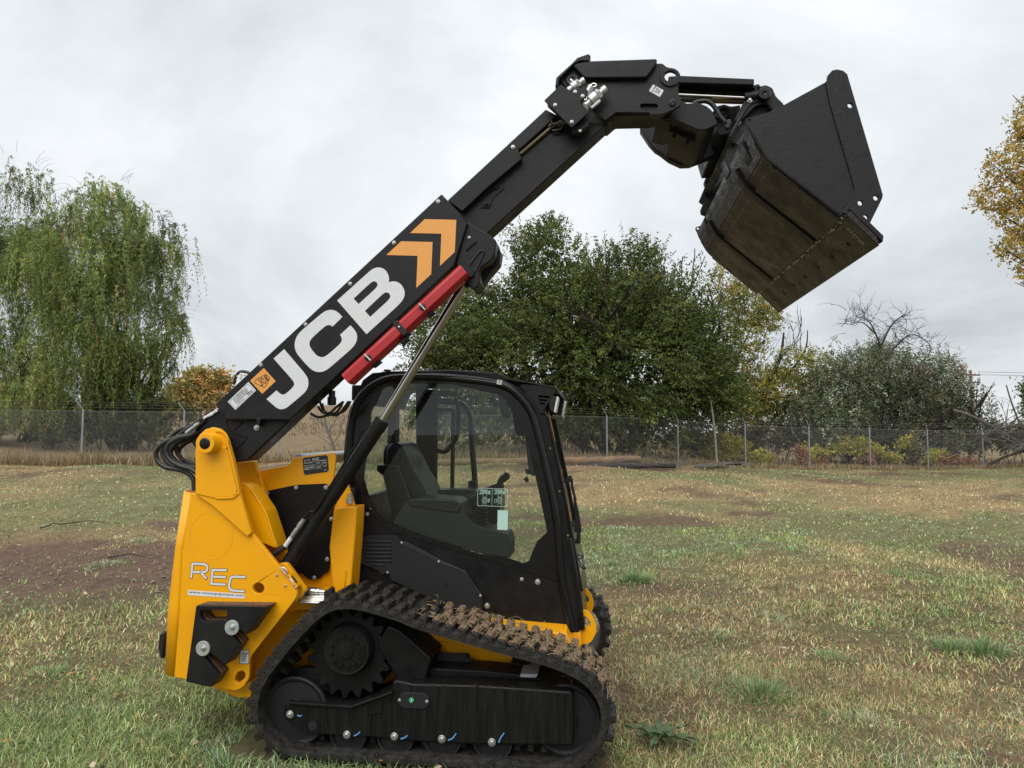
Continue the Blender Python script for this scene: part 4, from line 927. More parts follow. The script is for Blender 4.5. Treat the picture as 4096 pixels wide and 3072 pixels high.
# tail panel with the rating plate, black cover, inner wall
plate('tail_panel', 'Z1', [(1138, 672), (1415, 620), (1445, 600), (1478, 548), (1835, 500), (1868, 503), (1880, 540), (1855, 760), (1820, 830), (1500, 900), (1220, 960), (1180, 800)], -.52, -.50, 'yellow', TL, .004)
plate('hood_top', 'Z1', [(1140, 668), (1418, 618), (1445, 596), (1500, 510), (1540, 510), (1580, 530), (1590, 560), (1480, 600), (1430, 640), (1140, 690)], -.49, .5, 'grey', TL, .01)
plate('inner_wall', 'P', [(1020, 1950), (1100, 1930), (1380, 1900), (1420, 2030), (1420, 2400), (1100, 2420), (1040, 2300)], -.497, -.47, 'yellow', TL, .003)
cvr = plate('engine_cover', 'P', fillet([zp('Z1', q) for q in [(1212, 892), (1240, 858), (1500, 805), (1785, 792), (1822, 830), (1862, 1090), (1830, 1420), (1800, 1640)]] + [zp('Z2', q) for q in [(1775, 240), (1730, 295), (1670, 312), (1600, 290), (1550, 230)]] + [zp('Z1', q) for q in [(1500, 1659), (1440, 1500), (1360, 1370), (1290, 1150)]], 14), -.53, -.497, 'satin', TL, .003)
for c in ((1230, 887), (1504, 829), (1786, 829), (1838, 1129), (1797, 1510), (1410, 1400)): bolt('Z1', c, -.531, .013, cvr)
bolt('Z2', (1676, 284), -.531, .013, cvr)
# rating plate
rp_ = plate('rating_plate', 'Z1', [(1563, 550), (1800, 520), (1813, 678), (1578, 712)], -.5235, -.52, 'ink', TL, .0005)
for c in ((1569, 554), (1796, 525), (1808, 675), (1584, 706)): bolt('Z1', c, -.5236, .004, rp_)
po_ = Q('Z1', [(1578, 587), (1650, 578), (1574, 562)], -.5238); dx = (po_[1][0] - po_[0][0], po_[1][1] - po_[0][1]); dz_ = (po_[2][0] - po_[0][0], po_[2][1] - po_[0][1])
text_obj('lettering', 'JCB', 'white', rp_, po_[0], dx, dz_, .0135, .041, -.5238)
mb = MB()
for i, (a, b, yy) in enumerate(((1655, 1725, 556), (1655, 1718, 564), (1655, 1720, 572), (1580, 1660, 600), (1580, 1625, 630), (1640, 1672, 622), (1640, 1672, 640), (1584, 1660, 650), (1584, 1625, 660), (1695, 1790, 578), (1695, 1728, 600), (1750, 1790, 596), (1700, 1736, 636), (1762, 1794, 628), (1768, 1792, 664))):
    s_ = -.125; stroke(mb, Q('Z1', [(a, yy - 0), (b, yy + (b - a) * s_)], -.5238), .0022, -.5244, -.5236)
for (a, b, y0, y1) in ((1580, 1678, 592, 606), (1690, 1790, 582, 596), (1584, 1628, 622, 640), (1636, 1680, 616, 634), (1694, 1736, 610, 626), (1750, 1792, 604, 620), (1586, 1684, 648, 664), (1698, 1740, 640, 654)):
    k_ = -.125; q = Q('Z1', [(a, y0), (b, y0 + (b - a) * k_), (b, y1 + (b - a) * k_), (a, y1), (a, y0)], -.5238); stroke(mb, q, .0009, -.5243, -.5236)
mb.obj('printed_lines', 'white', rp_)
# upright box left of the cab, pipes on the deck
ub = plate('upright_box', 'Z6', [(-30, 172), (160, 160), (152, 340), (108, 885), (-40, 895), (-70, 500)], -.585, -.43, 'yellow', TL, .008, .012, seg=3)
mb = MB(); q = Q('Z6', [(70, 700), (60, 800), (45, 870)], -.587); mb.tube([(p[0], -.587, p[1]) for p in q], .007, 6, smooth=4); mb.obj('weld', 'yellow', ub)
plate('deck', 'Z2', [(1390, 640), (1500, 540), (1520, 480), (1787, 400), (1787, 640), (1620, 612), (1480, 625)], -.66, -.5, 'yellow', TL, .006)
for i, (a, b, r, mm) in enumerate((((1585, 415), (1700, 418), .020, 'hose'), ((1585, 448), (1700, 450), .020, 'hose'), ((1575, 478), (1787, 480), .010, 'steel'), ((1545, 498), (1787, 502), .010, 'steel'), ((1520, 512), (1787, 522), .010, 'steel'), ((1520, 530), (1787, 545), .008, 'steel'))):
    y = -.70 - .012 * i; MB().cyl(Q3('Z2', a, y), Q3('Z2', b, y), r, 14).obj('hydraulic_line', mm, TL)
for c in ((1690, 430), (1690, 450)):
    a = Q3('Z2', (1640, c[1] - 8), -.715); b = Q3('Z2', (1787, c[1] - 2), -.715); ln = (Vector(b) - Vector(a)).length
    MB().lathe(a, b, [(0, .018), (.006, .0195), (.03, .0195), (.032, .016), (.04, .016), (.042, .0205), (.055, .0205), (.057, .015), (ln, .015)], 16).obj('fitting', 'steel', TL)
plate('line_clamp', 'Z3', [(848, 150), (900, 115), (915, 130), (915, 160), (935, 175), (900, 215), (848, 225)], -.80, -.74, 'plastic', TL, .004)
# pin plate right of the panel with the locking pin
pp = plate('pin_plate', 'C2', [(520, 285), (600, 262), (680, 258), (730, 285), (1080, 770), (1080, 810), (1000, 930), (950, 1000), (880, 900), (700, 500)], -.79, -.75, 'yellow', TL, .006, .015, seg=3)
mb = MB(); q = Q('C2', [(600, 350), (650, 345), (710, 385), (730, 430), (715, 470), (690, 470)], -.86); mb.tube([(p[0], -.86, p[1]) for p in q], .0035, 6, smooth=5)
mb.cyl(Q3('C2', (600, 350), -.86), Q3('C2', (700, 480), -.86), .006, 10); mb.obj('locking_pin', 'steel', pp)
plate('sensor', 'C2', [(700, 500), (770, 480), (920, 690), (940, 720), (880, 760), (850, 720)], -.855, -.80, 'yellow', pp, .003)
plate('sensor_face', 'C2', [(806, 510), (828, 502), (928, 635), (908, 648)], -.858, -.85, 'ink', pp, .001)
plate('sensor_label', 'C2', [(780, 575), (805, 552), (855, 620), (830, 648)], -.8575, -.854, 'white', pp, 0)
for c in ((742, 524), (866, 688), (903, 738)): bolt('C2', c, -.856, .006, pp)
for c in ((528, 497), (691, 703)): bolt('C2', c, -.853, .0075, rb)
# lettering on the panel
def letters(strokes, t, y, w, wb, par):
    mb = MB(); mk = MB()
    for s_ in strokes:
        q = Q(t, s_, y); stroke(mb, q, w, y - .0022, y - .0008)
        a = Vector(q[0]); b = Vector(q[1]); e = (a - b).normalized() * (wb - w) * .5; q2 = [tuple(a + e)] + q[1:-1]
        c_ = Vector(q[-1]); d_ = Vector(q[-2]); q2.append(tuple(c_ + (c_ - d_).normalized() * (wb - w) * .5)); stroke(mk, q2, wb, y - .0012, y + .001)
    mk.obj('letter_outline', 'ink', par); return mb.obj('lettering', 'white', par)
letters([[(421, 284), (436, 138), (548, 143), (575, 152), (590, 175), (584, 205), (565, 222), (540, 226), (432, 224)], [(515, 224), (578, 292)]], 'Z2', YB, .0122, .0178, rb)
letters([[(787, 206), (642, 203), (627, 345), (775, 353)], [(636, 270), (778, 277)]], 'Z2', YB, .0122, .0178, rb)
letters([[(978, 278), (860, 270), (832, 280), (818, 305), (808, 375), (818, 400), (840, 412), (968, 422)]], 'Z2', YB, .0122, .0178, rb)
plate('name_strip', 'Z2', [(388, 410), (968, 450), (966, 497), (387, 461)], YB - .0014, YB, 'white', rb, 0)
q = Q('Z2', [(398, 447), (958, 484), (399, 420)], YB - .0016)
text_obj('lettering', 'www.ronsequipment.com', 'ink', rb, q[0], (q[1][0] - q[0][0], q[1][1] - q[0][1]), (q[2][0] - q[0][0], q[2][1] - q[0][1]), .0175, math.dist(q[0], q[1]), YB - .0016)
# tie-down label
tl_ = plate('tie_down_label', 'Z2', fillet([(918, 1018), (1014, 1018), (1010, 1166), (914, 1163)], 8), YB - .0016, YB, 'ink', rb, 0)
plate('label_face', 'Z2', fillet([(923, 1024), (1009, 1024), (1005, 1160), (919, 1158)], 8), YB - .0022, YB - .0014, 'white', rb, 0)
mb = MB()
for s_ in ([(932, 1062), (1004, 1058)], [(950, 1062), (948, 1095), (962, 1112), (980, 1100), (984, 1060)], [(962, 1080), (972, 1074), (976, 1085), (966, 1092), (958, 1084)], [(960, 1110), (940, 1125), (975, 1138), (985, 1132)], [(975, 1105), (960, 1128), (936, 1136)]) + tuple([(940 + 14 * i, 1060), (948 + 14 * i, 1048)] for i in range(5)):
    stroke(mb, Q('Z2', s_, YB - .0022), .0022, YB - .003, YB - .002)
mb.obj('pictogram', 'ink', rb)
# counterweights: three stacked plates
wo = [(470, 568), (1195, 577), (985, 866), (905, 795), (835, 872), (910, 965), (765, 1178), (618, 1050), (548, 1092), (697, 1272), (620, 1402), (365, 1348)]
wh = [(505, 655), (515, 622), (535, 612), (785, 614), (787, 640), (785, 705), (765, 732), (560, 735), (520, 705)]
for i in range(3):
    y0 = -.965 + i * .0385; q = Q('Z2', wo, -.965); h_ = Q('Z2', wh, -.965)
    MB().prism([(p[0] + .001 * i, p[1] - .001 * i) for p in q], y0, y0 + .036, [[(p[0] + .002 * i, p[1] + .001 * i) for p in h_]]).obj('counterweight', 'black' if i == 0 else 'rust', TL, .003)
for c in ((840, 790), (545, 1003)):
    x, y, z = Q3('Z2', c, -.967)
    ws = MB().lathe((x, -.975, z), (x, 0, z), [(0, .03), (0, .0395), (.001, .0405), (.012, .0405)], 40).obj('weight_washer', 'washer', TL)
    bolt('Z2', c, -.976, .0165, ws)
mbs = MB(); stroke(mbs, Q('Z2', [(780, 830), (815, 815), (822, 790), (850, 780), (850, 800), (835, 805), (865, 795), (905, 770)], -.976), .0025, -.9768, -.975); mbs.obj('paint_mark', 'blue', TL)

# ---------------------------------------------------------------- boom
BY = -.84
cv = [(22, 990), (130, 1135), (735, 1137)]
co = Q('Z7', cv, BY) + Q('Z8', [(985, 742), (1113, 335), (1000, 200), (925, 122), (866, 60)], BY)
tube_ = Q('Z1', [(495, 340), (590, 210), (745, 90)], -.80) + Q('Z8', [(900, 150), (1112, 345), (1110, 430), (1000, 735)], -.80) + Q('Z1', [(1450, 192), (1042, 577), (905, 592), (540, 450), (495, 380)], -.80)
boom = MB().prism(tube_, -.80, -.655).obj('boom', 'black', TL, .01, seg=3)
cov = MB().prism(co, BY, -.80).obj('boom_cover', 'black', boom, .006)
for t, c in (('Z7', (883, 232)), ('Z7', (460, 617)), ('Z8', (836, 132)), ('Z8', (417, 523)), ('Z8', (2, 912))): bolt(t, c, BY - .001, .0115, boom, 'zinc')
bolt('Z1', (1130, 262), -.803, .017, boom)
plate('cover_tab', 'Z7', [(412, 1122), (456, 1122), (456, 1140), (440, 1190), (425, 1190)], -.843, -.80, 'black', boom, .002)
mb = MB()
for pts in ([(840, 180), (850, 240), (900, 300), (960, 330), (1040, 348)], [(1040, 350), (990, 410), (915, 465)], [(890, 300), (1000, 210)]):
    q = Q('Z1', pts, -.801); mb.tube([(p[0], -.801, p[1]) for p in q], .005, 6, smooth=5)
mb.obj('weld', 'black', boom)
mid = Q('Z7', [(70, 1040), (105, 1078)], -.842); mbs = MB(); stroke(mbs, mid, .012, -.846, -.838); mbs.obj('slot_shade', 'dark', boom)  # black strip laid on the cover paints the dark of a slot
# J, C, B and the chevrons
def soft(pts):
    """round only the shallow corners, keep the square ones"""
    o = []; n = len(pts)
    for i in range(n):
        p = Vector(pts[i]); a = p - Vector(pts[i - 1]); b = Vector(pts[(i + 1) % n]) - p; ang = abs(a.angle(b))
        if ang > R(41): o.append(tuple(p)); continue
        A = p - a * .5 if a.length < 140 else p - a.normalized() * 50; B = p + b * .5 if b.length < 140 else p + b.normalized() * 50
        for k in range(5): t = k / 4; q = A * (1 - t) ** 2 + p * 2 * t * (1 - t) + B * t * t; o.append((q.x, q.y))
    r = [o[0]]
    for q in o[1:]:
        if (Vector(q) - Vector(r[-1])).length > .5: r.append(q)
    return r
def decal(name, t, pts, m, holes=(), y=BY): return MB().prism(Q(t, soft(pts), y), y - .0014, y + .001, [Q(t, soft(h), y) for h in holes]).obj(name, m, boom, 0)
decal('letter_j', 'Z7', [(580, 555), (680, 466), (875, 695), (902, 735), (913, 785), (903, 835), (875, 880), (725, 1005), (690, 1030), (650, 1038), (615, 1027), (585, 1003), (513, 940), (607, 857), (640, 888), (665, 899), (692, 893), (760, 832), (777, 800), (768, 768)], 'white')
decal('letter_c', 'Z7', [(1232, 160), (1190, 115), (1152, 96), (1115, 92), (1075, 103), (1040, 124), (835, 298), (795, 350), (778, 410), (781, 460), (802, 512), (905, 630), (950, 668), (1000, 685), (1052, 679), (1097, 655), (1318, 463), (1355, 418), (1373, 370), (1371, 330), (1354, 290), (1308, 240), (1210, 330), (1227, 360), (1226, 390), (1205, 422), (1080, 530), (1045, 544), (1010, 538), (980, 519), (930, 456), (918, 422), (922, 390), (945, 358), (1058, 256), (1090, 237), (1118, 238), (1140, 252)], 'white')
decal('letter_b', 'Z8', [(-121, 1071), (185, 795), (220, 768), (260, 757), (300, 760), (340, 785), (366, 830), (372, 875), (366, 900), (400, 888), (445, 892), (485, 918), (512, 960), (521, 1005), (512, 1045), (485, 1088), (430, 1142), (157, 1390)], 'white',
      [[(35, 1053), (192, 907), (225, 887), (252, 896), (264, 922), (252, 950), (82, 1105)], [(142, 1170), (308, 1012), (340, 993), (370, 1001), (384, 1028), (374, 1060), (192, 1226)]])
decal('chevron', 'Z8', [(708, 300), (1008, 307), (993, 612), (853, 743), (866, 438), (570, 432)], 'orange')
decal('chevron', 'Z8', [(485, 510), (783, 517), (770, 822), (628, 952), (641, 648), (345, 640)], 'orange')
lg = decal('logo_plate', 'Z7', [(487, 645), (600, 770), (472, 890), (358, 765)], 'orange')
mb = MB()
em = [(397, 775), (405, 762), (500, 705), (520, 712), (545, 738), (540, 755), (497, 828), (482, 826), (402, 787), (397, 775)]
stroke(mb, Q('Z7', em, BY), .0028, BY - .0024, BY - .001)
for s_ in ([(432, 752), (478, 800), (470, 812), (458, 808)], [(488, 752), (476, 740), (462, 745), (460, 758), (490, 788), (502, 786), (508, 775), (500, 764)], [(490, 725), (520, 765), (532, 755), (518, 738), (506, 745), (518, 735), (508, 716), (490, 725)]):
    stroke(mb, Q('Z7', s_, BY), .0050, BY - .0024, BY - .001)
mb.obj('logo_mark', 'ink', boom)
decal('data_label', 'Z7', [(342, 777), (413, 858), (218, 1042), (145, 964)], 'white')
mb = MB()
bo = [(340, 793), (398, 858), (219, 1028), (160, 965)]; stroke(mb, Q('Z7', bo + bo[:1], BY), .0012, BY - .0022, BY - .001)
for i in range(6):
    a = (195 + i * 7.5, 945 + i * 9); b = (325 + i * 6, 832 + i * 9)
    if i == 5: b = (300, 935)
    for k in range(7):
        t0 = k / 7; t1 = t0 + .11 + .03 * ((k * 7 + i * 3) % 3) / 3
        stroke(mb, Q('Z7', [(a[0] + (b[0] - a[0]) * t, a[1] + (b[1] - a[1]) * t) for t in (t0, t1)], BY), .0026, BY - .0022, BY - .001)
stroke(mb, Q('Z7', [(330, 890), (368, 856), (378, 866), (340, 902), (330, 890)], BY), .002, BY - .0022, BY - .001)
mb.obj('label_print', 'ink', boom)
q = Q('Z7', [(232, 912), (292, 862), (226, 905)], BY - .0016)
text_obj('lettering', 'REC CORP', 'ink', boom, q[0], (q[1][0] - q[0][0], q[1][1] - q[0][1]), (q[2][0] - q[0][0], q[2][1] - q[0][1]), .006, math.dist(q[0], q[1]), BY - .0016)
q = Q('Z7', [(340, 893), (374, 863), (334, 886)], BY - .0016)
text_obj('lettering', 'JCB', 'ink', boom, q[0], (q[1][0] - q[0][0], q[1][1] - q[0][1]), (q[2][0] - q[0][0], q[2][1] - q[0][1]), .0055, math.dist(q[0], q[1]), BY - .0016)
# collar at the end of the outer boom
col_ = plate('boom_collar', 'Z8', [(1060, 320), (1130, 330), (1310, 432), (1386, 502), (1372, 632), (1330, 700), (1240, 760), (1225, 800), (1230, 900), (1200, 955), (1165, 968), (1090, 890), (1080, 800), (1000, 735)], -.815, -.64, 'black', boom, .008, .012, seg=3)
plate('collar_stay', 'Z8', [(1390, 555), (1430, 605), (1412, 720), (1290, 860), (1250, 940), (1225, 900), (1240, 770), (1370, 650)], -.70, -.60, 'black', boom, .006, .01)
MB().lathe(Q3('Z8', (1130, 812), -.835), (Q3('Z8', (1130, 812), -.835)[0], 0, Q3('Z8', (1130, 812), -.835)[2]), [(0, .012), (0, .024), (.004, .027), (.03, .03)], 24).obj('collar_pin', 'black', boom)
mb = MB()
for pts in ([(1100, 600), (1200, 510)], [(1130, 740), (1235, 605), (1275, 610)], [(1190, 800), (1270, 620)]):
    q = Q('Z8', pts, -.817); mb.tube([(p[0], -.817, p[1]) for p in q], .006, 6, smooth=4)
mb.obj('weld', 'black', boom)
for c in ((1130, 473),): bolt('Z8', c, -.818, .008, boom)
# telescoping section, hose channel
tele = MB().prism(Q('P', [(1790, 815), (2195, 450), (2300, 480), (2426, 497), (1957, 927), (1880, 985), (1830, 860)], -.77), -.77, -.62).obj('boom_extension', 'black', boom, .006)
plate('hose_channel', 'B1', [(595, 733), (718, 797), (640, 860), (345, 1128), (322, 1132), (318, 1145), (350, 1238), (0, 1532), (-260, 1775), (-408, 1662)], -.815, -.765, 'black', boom, .004)
bolt('B1', (260, 1117), -.816, .0115, boom)
MB().cyl(Q3('B1', (335, 1185), -.785), Q3('B1', (640, 925), -.785), .011, 12).obj('steel_line', 'brass', boom)
MB().cyl(Q3('B1', (620, 900), -.79), Q3('B1', (800, 862), -.79), .014, 12).obj('steel_line', 'brass', boom)
mb = MB()
for k in range(3): q = Q3('B1', (650 + 35 * k, 880 + 12 * k), -.80); mb.lathe(q, Q3('B1', (690 + 35 * k, 872 + 12 * k), -.80), [(0, .018), (.008, .018)], 12)
mb.tube([Q3('B1', p, -.80) for p in ((640, 930), (690, 900), (760, 890), (745, 935), (660, 950))], .007, 6, smooth=5); mb.obj('line_tie', 'hose', boom)
bolt('Z8', (1290, 155), -.772, .022, boom, 'black')
mb = MB()
for pts in ([(1240, 130), (1300, 60), (1420, 0)], [(1240, 190), (1320, 190), (1360, 100), (1460, 10)]):
    q = Q('Z8', pts, -.771); mb.tube([(p[0], -.771, p[1]) for p in q], .004, 6, smooth=6)
mb.obj('weld', 'black', boom)
# head: box, near plate, cover, flange
head = MB().prism(fillet(Q('B1', [(700, 500), (720, 420), (900, 262), (1700, 255), (1640, 420), (1800, 560), (1900, 640), (1900, 720), (1680, 790), (1310, 798), (1216, 882), (1050, 745)], -.79), .01, 2), -.79, -.605).obj('boom_head', 'black', TL, .006)
np_ = Q('B1', [(720, 430), (900, 262), (1735, 265), (1785, 265), (1830, 300), (1905, 320), (1950, 355), (1965, 410), (1947, 500), (1952, 570), (1976, 650), (1972, 690), (1905, 735), (1800, 778), (1665, 790), (1645, 765), (1312, 765), (1205, 845), (1060, 740)], -.812)
MB().prism(np_, -.812, -.79, [Q('B1', [(1870 + 62 * math.cos(a), 397 + 54 * math.sin(a)) for a in np.linspace(0, 2 * math.pi, 25)[:-1]], -.812), fillet(Q('B1', [(1560, 680), (1590, 676), (1730, 678), (1742, 700), (1720, 738), (1580, 740), (1562, 720)], -.812), .006, 2)]).obj('head_plate', 'black', head, .004)
ring = [Q('B1', [(1865 + 105 * math.cos(a), 405 + 92 * math.sin(a)) for a in np.linspace(0, 2 * math.pi, 33)[:-1]], -.818)]
MB().prism(ring[0], -.822, -.81, [Q('B1', [(1870 + 66 * math.cos(a), 397 + 57 * math.sin(a)) for a in np.linspace(0, 2 * math.pi, 25)[:-1]], -.818)]).obj('eye_ring', 'black', head, .003)
plate('head_cover', 'B1', [(872, 288), (905, 262), (1030, 238), (1732, 214), (1730, 262), (1622, 408), (992, 413), (940, 360)], -.845, -.79, 'black', head, .012, .012, seg=4)
plate('head_flange', 'B1', [(690, 500), (702, 408), (862, 262), (918, 204), (1032, 165), (1054, 186), (1034, 238), (945, 236), (885, 270), (735, 418), (722, 500)], -.85, -.61, 'black', head, .004)
for c, r_, yy in (((865, 432), 62, -.826), ((1890, 662), 36, -.822)):
    q = Q3('B1', c, yy); r_ = r_ * .39177 * msz(yy); MB().lathe(q, (q[0], 0, q[2]), [(.004, .004), (.004, r_ * .4), (0, r_ * .6), (.001, r_ * .9), (.006, r_), (.03, r_)], 28).obj('pin', 'gloss', head)
lb = plate('tie_down_label', 'B1', fillet([(1690, 478), (1800, 540), (1760, 608), (1648, 545)], 8), -.8135, -.811, 'white', head, 0)
mb = MB()
for s_ in ([(1680, 555), (1720, 495)], [(1700, 545), (1720, 560), (1750, 560), (1752, 530), (1715, 512)], [(1722, 530), (1735, 535), (1728, 548), (1716, 540)], [(1745, 555), (1770, 548)], [(1748, 540), (1745, 580)]) + tuple([(1684 + 9 * i, 550 - 12 * i), (1674 + 9 * i, 545 - 12 * i)] for i in range(5)):
    stroke(mb, Q('B1', s_, -.8135), .0024, -.8145, -.8132)
mb.obj('pictogram', 'ink', head)
# valve block with couplings
vb = plate('valve_plate', 'B1', fillet([(578, 640), (752, 475), (852, 556), (895, 520), (1000, 505), (1030, 545), (1018, 595), (946, 656), (1034, 748), (1030, 768), (866, 918), (850, 916)], 10), -.905, -.892, 'black', head, .003)
plate('valve_body', 'B1', [(600, 650), (748, 505), (900, 640), (1000, 760), (870, 890)], -.892, -.815, 'black', head, .006)
plate('valve_skirt', 'B1', [(870, 918), (1033, 768), (1038, 900), (950, 960), (862, 990)], -.86, -.80, 'black', head, .004)
for c in ((690, 688), (860, 861), (895, 553), (971, 597)): bolt('B1', c, -.906, .010, vb)
bolt('B1', (945, 952), -.862, .008, vb)
def coupling(a, b, s, y):
    a = Vector(Q3('B1', a, y)); b = Vector(Q3('B1', b, y)); n_ = (b - a).length
    mb = MB().lathe(a, b, [(0, .020 * s), (n_ * .22, .020 * s), (n_ * .24, .030 * s), (n_ * .52, .030 * s), (n_ * .56, .024 * s)], 20)
    mb.lathe(a.lerp(b, .56), b, [(0, .028 * s), (n_ * .14, .028 * s)], 6)
    mb.lathe(a.lerp(b, .70), b, [(0, .017 * s), (n_ * .1, .017 * s), (n_ * .11, .020 * s), (n_ * .28, .020 * s), (n_ * .3, .015 * s)], 18)
    return mb.obj('coupling', 'zinc', vb)
coupling((1000, 700), (1212, 522), 1.28, -.87); coupling((825, 545), (990, 435), 1.0, -.87)
mb = MB().box((0, 0, 0), (.02, .02, .006)); q = Q3('B1', (850, 430), -.89)
MB().cyl(Q3('B1', (845, 430), -.885), Q3('B1', (890, 470), -.885), .008, 8).obj('coupling_tab', 'zinc', vb)
MB().cyl(Q3('B1', (1005, 590), -.885), Q3('B1', (1060, 500), -.885), .019, 14).obj('coupling', 'zinc', vb)
mb = MB(); mb.tube([Q3('B1', (1085 + 27 * math.cos(a), 486 + 17 * math.sin(a)), -.885) for a in np.linspace(0, 2 * math.pi, 17)], .003, 6); mb.tube([Q3('B1', (1000 + 12 * math.cos(a), 615 + 24 * math.sin(a)), -.90) for a in np.linspace(0, 2 * math.pi, 17)], .003, 6); mb.obj('pull_ring', 'steel', vb)
MB().cyl(Q3('B1', (1060, 720), -.89), Q3('B1', (1150, 645), -.89), .008, 10).obj('coupling_lever', 'white', vb)
# carriage that brings the head to the middle of the machine
car = plate('carriage', 'B2', fillet([(620, 702), (660, 600), (690, 512), (760, 545), (870, 535), (960, 570), (1012, 612), (1070, 735), (1055, 765), (960, 812), (890, 816), (835, 798)], 12), -.68, -.10, 'black', TL, .008, seg=3)
plate('carriage_web', 'B2', [(285, 690), (285, 815), (375, 950), (440, 1020), (490, 1050), (580, 1120), (700, 1175), (790, 1172), (900, 1130), (1085, 1060), (1050, 900), (600, 780)], -.12, -.05, 'black', car, .006)
plate('carriage_plate', 'B2', fillet([(385, 672), (500, 655), (690, 510), (760, 545), (870, 535), (960, 570), (1012, 612), (1070, 735), (1055, 765), (960, 812), (890, 818), (840, 800), (620, 706), (400, 702)], 14), -.70, -.68, 'black', car, .005)
plate('carriage_wing', 'B2', [(440, 695), (510, 650), (660, 560), (720, 745), (620, 710), (560, 730)], -.68, -.33, 'black', car, .006)
plate('carriage_rail', 'B2', [(600, 770), (855, 885), (850, 905), (835, 945), (590, 830)], -.56, -.50, 'plastic', car, .004)
mb = MB(); q = [Q3('B2', (606, 772), -.565), Q3('B2', (858, 886), -.565)]; mb.cyl(q[0], q[1], .009, 8); mb.obj('carriage_rod', 'steel', car)
for c in ((628, 875), (765, 935)):
    q = Q3('B2', c, -.56); MB().lathe(q, (q[0], 0, q[2]), [(-.003, .010), (.002, .012), (.01, .012)], 12).obj('plug', 'dark', car)
# hinge and coupler
hin = plate('hinge_bracket', 'B2', fillet([(1015, 640), (1060, 575), (1140, 552), (1210, 575), (1310, 560), (1270, 760), (1190, 860), (1085, 870)], 14), -.36, .40, 'black', TL, .006)
q = Q3('B2', (1135, 620), -.42)
MB().lathe(q, (q[0], 0, q[2]), [(0, .010), (0, .018), (.02, .019), (.021, .030), (.028, .034), (.03, .042), (.06, .045)], 28).obj('hinge_pin', 'gloss', hin)
cp = plate('coupler', 'B2', fillet([(1175, 902), (1215, 890), (1420, 560), (1545, 515), (1720, 555), (1780, 600), (1560, 720), (1400, 760), (1250, 955)], 8), -.48, .62, 'bucket', TL, .006)
ear = fillet(Q('B2', [(1240, 745), (1250, 700), (1310, 585), (1390, 455), (1485, 388), (1560, 372), (1625, 402), (1662, 490), (1735, 560), (1760, 620), (1640, 640), (1560, 560), (1450, 590), (1300, 745)], -.50), .01, 2)
for dy in (0, .92): MB().prism(ear, -.52 + dy, -.495 + dy).obj('coupler_ear', 'black', cp, .004)
mb = MB(); q = Q('B2', [(1205, 890), (1260, 780), (1340, 640), (1400, 560), (1470, 528), (1545, 525), (1600, 560), (1640, 615)], -.515); mb.tube([(p[0], -.515, p[1]) for p in q], .012, 8, smooth=5); mb.obj('coupler_rim', 'black', cp)
for c, r_, y in (((1555, 440), 62, -.56), ):
    q = Q3('B2', c, y); r_ = r_ * .39177 * msz(y)
    MB().lathe(q, (q[0], 0, q[2]), [(.006, .006), (.004, r_ * .3), (0, r_ * .4), (0, r_ * .92), (.004, r_), (.05, r_), (.052, r_ * 1.15), (.06, r_ * 1.2)], 28).obj('tilt_pin', 'gloss', cp)
bolt('B2', (1400, 512), -.522, .016, cp)
plate('coupler_plate', 'B2', [(1085, 1080), (1040, 1200), (990, 1300), (950, 1305), (937, 1345), (950, 1380), (888, 1530), (930, 1560), (903, 1620), (910, 1660), (960, 1680), (1060, 1560), (1200, 1250)], .50, .56, 'bucket', cp, .004)
plate('coupler_foot', 'B2', [(1140, 1100), (1160, 1030), (1240, 940), (1290, 960), (1290, 1060), (1200, 1250)], -.44, -.30, 'bucket', cp, .004)
# tilt cylinder
ta = Q3('B2', (640, 345), -.50); tb = Q3('B2', (1422, 378), -.50)
mb = MB()
pts = Q('B2', [(560, 318), (690, 311), (1420, 345), (1425, 352), (1425, 395), (1410, 405), (665, 383), (560, 380)], -.50)
tc_ = MB().prism(fillet(pts, .01, 3), -.56, -.44).obj('tilt_cylinder', 'black', TL, .012, seg=3)
MB().prism(Q('B2', [(660, 385), (1390, 405), (1380, 470), (1360, 490), (660, 450)], -.48), -.48, -.42).obj('cylinder_barrel', 'satin', tc_, .008)
MB().cyl(Q3('B2', (600, 456), -.51), Q3('B2', (1346, 492), -.51), .0125, 16).obj('cylinder_rod', 'chrome', tc_)
MB().cyl(Q3('B2', (690, 500), -.46), Q3('B2', (1340, 520), -.46), .02, 12).obj('hydraulic_line', 'brass', tc_)
MB().cyl(Q3('B2', (1346, 485), -.51), Q3('B2', (1480, 470), -.51), .03, 16).obj('rod_end', 'black', tc_)
plate('guard_bracket', 'B2', [(1420, 355), (1508, 355), (1508, 378), (1475, 385), (1480, 420), (1450, 420), (1455, 385), (1420, 388)], -.53, -.47, 'black', tc_, .003)
MB().lathe(Q3('B2', (1479, 356), -.50), Q3('B2', (1479, 300), -.50), [(0, .009), (.008, .009), (.009, .006)], 6).obj('bolt', 'zinc', tc_)
MB().tube([Q3('B2', p, -.60) for p in ((830, 545), (880, 528), (950, 522), (1010, 548), (1060, 610), (1100, 680), (1150, 738))], .014, 10, smooth=6).obj('hose', 'hose', TL)
cb_ = plate('connector', 'B2', [(1150, 770), (1175, 705), (1205, 705), (1213, 730), (1195, 790), (1165, 795)], -.60, -.56, 'console', TL, .003)
mb = MB()
for s_ in ([(1190, 708), (1178, 790)], [(1162, 745), (1210, 752)]): stroke(mb, Q('B2', s_, -.602), .004, -.604, -.6)
mb.obj('connector_ribs', 'ink', cb_)

